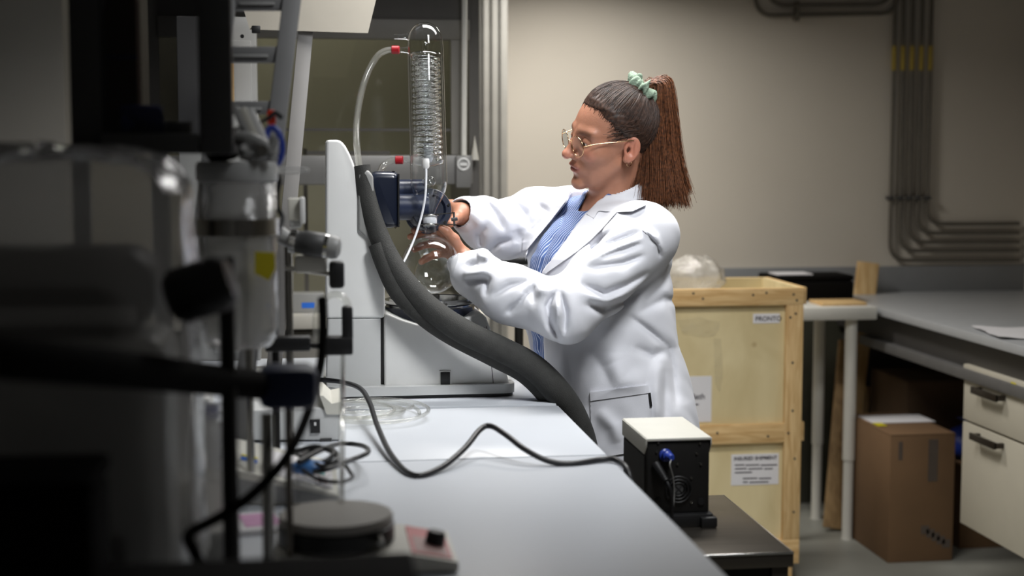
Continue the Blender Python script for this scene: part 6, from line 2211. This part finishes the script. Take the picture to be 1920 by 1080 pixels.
V, F = surface(hair_cap, H0 - 0.17, H0 + 0.17, 0.0028)
hair = fast_mesh('hair', V, F, M_HAIR, person)
TIE = A3((-0.070, 0.0, 0.118))
C0 = A3((-0.012, 0, 0.038))
RAD = A3((0.098, 0.077, 0.092))
tdir = (TIE - C0) / RAD
tdir /= np.linalg.norm(tdir)
paths = []
while len(paths) < 6400:
    d = rng.normal(size=3)
    d /= np.linalg.norm(d)
    s = C0 + d * RAD
    lim = np.interp(s[2], HLZ, HLX) - abs(s[1]) * 0.10 + rng.normal() * 0.005 + 0.002
    if s[0] > lim or s[2] < -0.068 or (len(paths) >= 5000 and s[0] < lim - 0.012):
        continue
    om = math.acos(np.clip(d @ tdir, -1, 1))
    if om < 0.25:
        continue
    tt = np.linspace(0, 1, 14)
    pth = (np.sin((1 - tt) * om)[:, None] * d + np.sin(tt * om)[:, None] * tdir) / math.sin(om)
    lift = 1.008 + 0.035 * np.minimum(1, tt * 5) + 0.030 * np.sin(tt * PI) * rng.uniform(0.3, 1.0) + 0.06 * tt ** 3
    loc = C0 + pth * RAD * lift[:, None] + rng.normal(size=3) * 0.0012 * np.sin(tt * PI)[:, None]
    paths.append(H0 + HS * (loc[:, :1] * hf + loc[:, 1:2] * hl + loc[:, 2:] * hu))
V, F = strand_mesh(paths, 0.0005, 0.0005)
tag(fast_mesh('hair_strands', V, F, M_HAIR, person), kind='stuff')
# loose wisps at temple and nape
wp = []
for k in range(70):
    a = hw(*(A3((0.03, 0.070, 0.03)) + rng.normal(size=3) * (0.012, 0.003, 0.012)))
    b = hw(*(A3((-0.02, 0.080, 0.045)) + rng.normal(size=3) * (0.012, 0.003, 0.015)))
    m_ = (a + b) / 2 + hl * 0.004 + hu * rng.normal() * 0.004
    tt = np.linspace(0, 1, 8)[:, None]
    wp.append((1 - tt) ** 2 * a + 2 * tt * (1 - tt) * m_ + tt ** 2 * b)
V, F = strand_mesh(wp, 0.0005, 0.0003)
tag(fast_mesh('hair_wisps', V, F, M_HAIR, person), kind='stuff')
# ponytail: strands spraying from the tie, over the crown, hanging behind the ear
tb = hw(-0.080, 0.0, 0.122)
TD = 3.275
tails = []
NCL = 90
cl_e = []
for k in range(NCL):
    ang, rr = rng.uniform(0, 2 * PI), math.sqrt(rng.uniform())
    cl_e.append((rr * math.cos(ang), rr * math.sin(ang), rng.normal(), rng.uniform(), rng.normal()))
for k in range(3400):
    ex, ey, u, w_, v = cl_e[k % NCL]
    loose = k % 45 == 0
    sp = 0.10 if not loose else 0.13
    ex, ey = ex + rng.normal() * sp, ey + rng.normal() * sp
    jt = rng.normal(size=4)
    p0 = tb + (RTn * ex * 0.006 + FWn * ey * 0.012 + UPn * jt[0] * 0.004)
    p1 = pw(1234 + ex * 18, 150 - ex * 5 + 8 * abs(ey) + jt[1] * 2, 3.27 + 0.022 * ey)
    p2 = pw(1233 + ex * 32, 205 - ex * 16, TD + 0.028 * ey)
    p3 = pw(1236 + ex * 38 + u * 3, 290, TD + 0.032 * ey)
    tip = 352 + 40 * w_ + (12 if ex < -0.2 else -4) + jt[2] * 5
    cv_ = rng.uniform()
    p4 = pw(1238 + ex * 49 + u * 5 + jt[3] * 4 + (10 if w_ > 0.85 else 0), tip, TD - 0.005 + 0.038 * ey)
    C_ = [p0, p1, p2, p3, p4]
    pts = []
    for i in range(4):
        a0, a1, a2, a3 = C_[max(i - 1, 0)], C_[i], C_[i + 1], C_[min(i + 2, 4)]
        for t in np.linspace(0, 1, 6)[:5]:
            pts.append(0.5 * ((2 * a1) + (a2 - a0) * t + (2 * a0 - 5 * a1 + 4 * a2 - a3) * t * t + (3 * a1 - a0 - 3 * a2 + a3) * t ** 3))
    pts.append(p4)
    tails.append(np.array(pts))
V, F = strand_mesh(tails, 0.0009, 0.0003)
tag(fast_mesh('ponytail', V, F, M_TAIL, person), 'auburn ponytail hanging to the shoulder', kind='stuff')
# scrunchie
M_SCR = mat('scrunchie_cotton', rgb(122, 140, 122), 0.9, vary=0.15, scale=90, bump=0.6, bscale=220)
sc0 = hw(-0.066, 0.006, 0.119)
sax = pw(1240, 150, 3.27) - pw(1196, 190, 3.27)
sax /= np.linalg.norm(sax)
sxo = np.cross(sax, FWn)
sxo /= np.linalg.norm(sxo)
syo = np.cross(sax, sxo)
sv, sf = [], []
NU, NV = 90, 20
for i in range(NU):
    a = 2 * PI * i / NU
    rr = 0.0235 + 0.003 * math.sin(3 * a + 1)
    tr_ = 0.0135 + 0.0030 * math.sin(9 * a) + 0.0018 * math.sin(17 * a + 1)
    for j in range(NV):
        b = 2 * PI * j / NV
        t_ = tr_ * (1 + 0.16 * math.sin(11 * a + 2 * b) + 0.10 * math.sin(4 * b + 5 * a))
        sv.append(sc0 + (sxo * math.cos(a) + syo * math.sin(a)) * (rr + t_ * math.cos(b)) + sax * (t_ * 1.05 * math.sin(b) + 0.004 * math.sin(5 * a)))
for i in range(NU):
    for j in range(NV):
        sf.append((i * NV + j, ((i + 1) % NU) * NV + j, ((i + 1) % NU) * NV + (j + 1) % NV, i * NV + (j + 1) % NV))
link_mesh('hair_tie', sv, sf, M_SCR, person, 180)

# earring and glasses
M_GOLD = mat('gold_wire', rgb(214, 176, 136), 0.2, 1.0, vary=0.03)
obj('earring', MB().tube([hw(*(A3((-0.006 + 0.006 * math.cos(a), 0.084, -0.036 + 0.006 * math.sin(a))))) for a in np.linspace(0, 2 * PI, 16)[:-1]], 0.0009, 6, closed=True), M_GOLD, person)
gz = thing('eyeglasses', 'thin gold wire glasses worn by the person', 'glasses', tuple(hw(0.11, 0, 0.0)))
G_LENS = thin_glass('spectacle_lens', ior=1.5)
for s in (1, -1):
    cxyz = A3((0.1085 - 0.004, s * 0.034, -0.001))
    nrm = A3((0.985, s * 0.12, -0.10))
    nrm /= np.linalg.norm(nrm)
    ya = np.cross((0, 0, 1.0), nrm)
    ya /= np.linalg.norm(ya)
    za = np.cross(nrm, ya)
    ring = []
    for k in range(36):
        a = 2 * PI * k / 36
        ring.append(hw(*(cxyz + ya * 0.0255 * math.cos(a) + za * 0.0235 * math.sin(a))))
    rm = obj('rim', MB().tube(ring, 0.00105, 8, closed=True), M_GOLD, gz, 180)
    link_mesh('lens', ring, [tuple(range(36))], G_LENS, rm)
    hinge = cxyz + A3((-0.003, s * 0.0265, 0.006))
    obj('temple', MB().tube([hw(*hinge), hw(0.070, s * 0.068, 0.012), hw(0.02, s * 0.0800, 0.017), hw(-0.018, s * 0.0830, 0.018), hw(-0.032, s * 0.080, 0.002)], [0.0011, 0.0011, 0.0013, 0.0018, 0.0015], 8, smooth=5), M_GOLD, gz, 180)
    obj('nose_pad', MB().ball(hw(0.103, s * 0.0105, -0.008), 0.0030, 10, 8), G_LENS, gz, 180)
obj('bridge', MB().tube([hw(0.1075, 0.009, 0.004), hw(0.1125, 0, 0.008), hw(0.1075, -0.009, 0.004)], 0.0010, 8, smooth=6), M_GOLD, gz, 180)
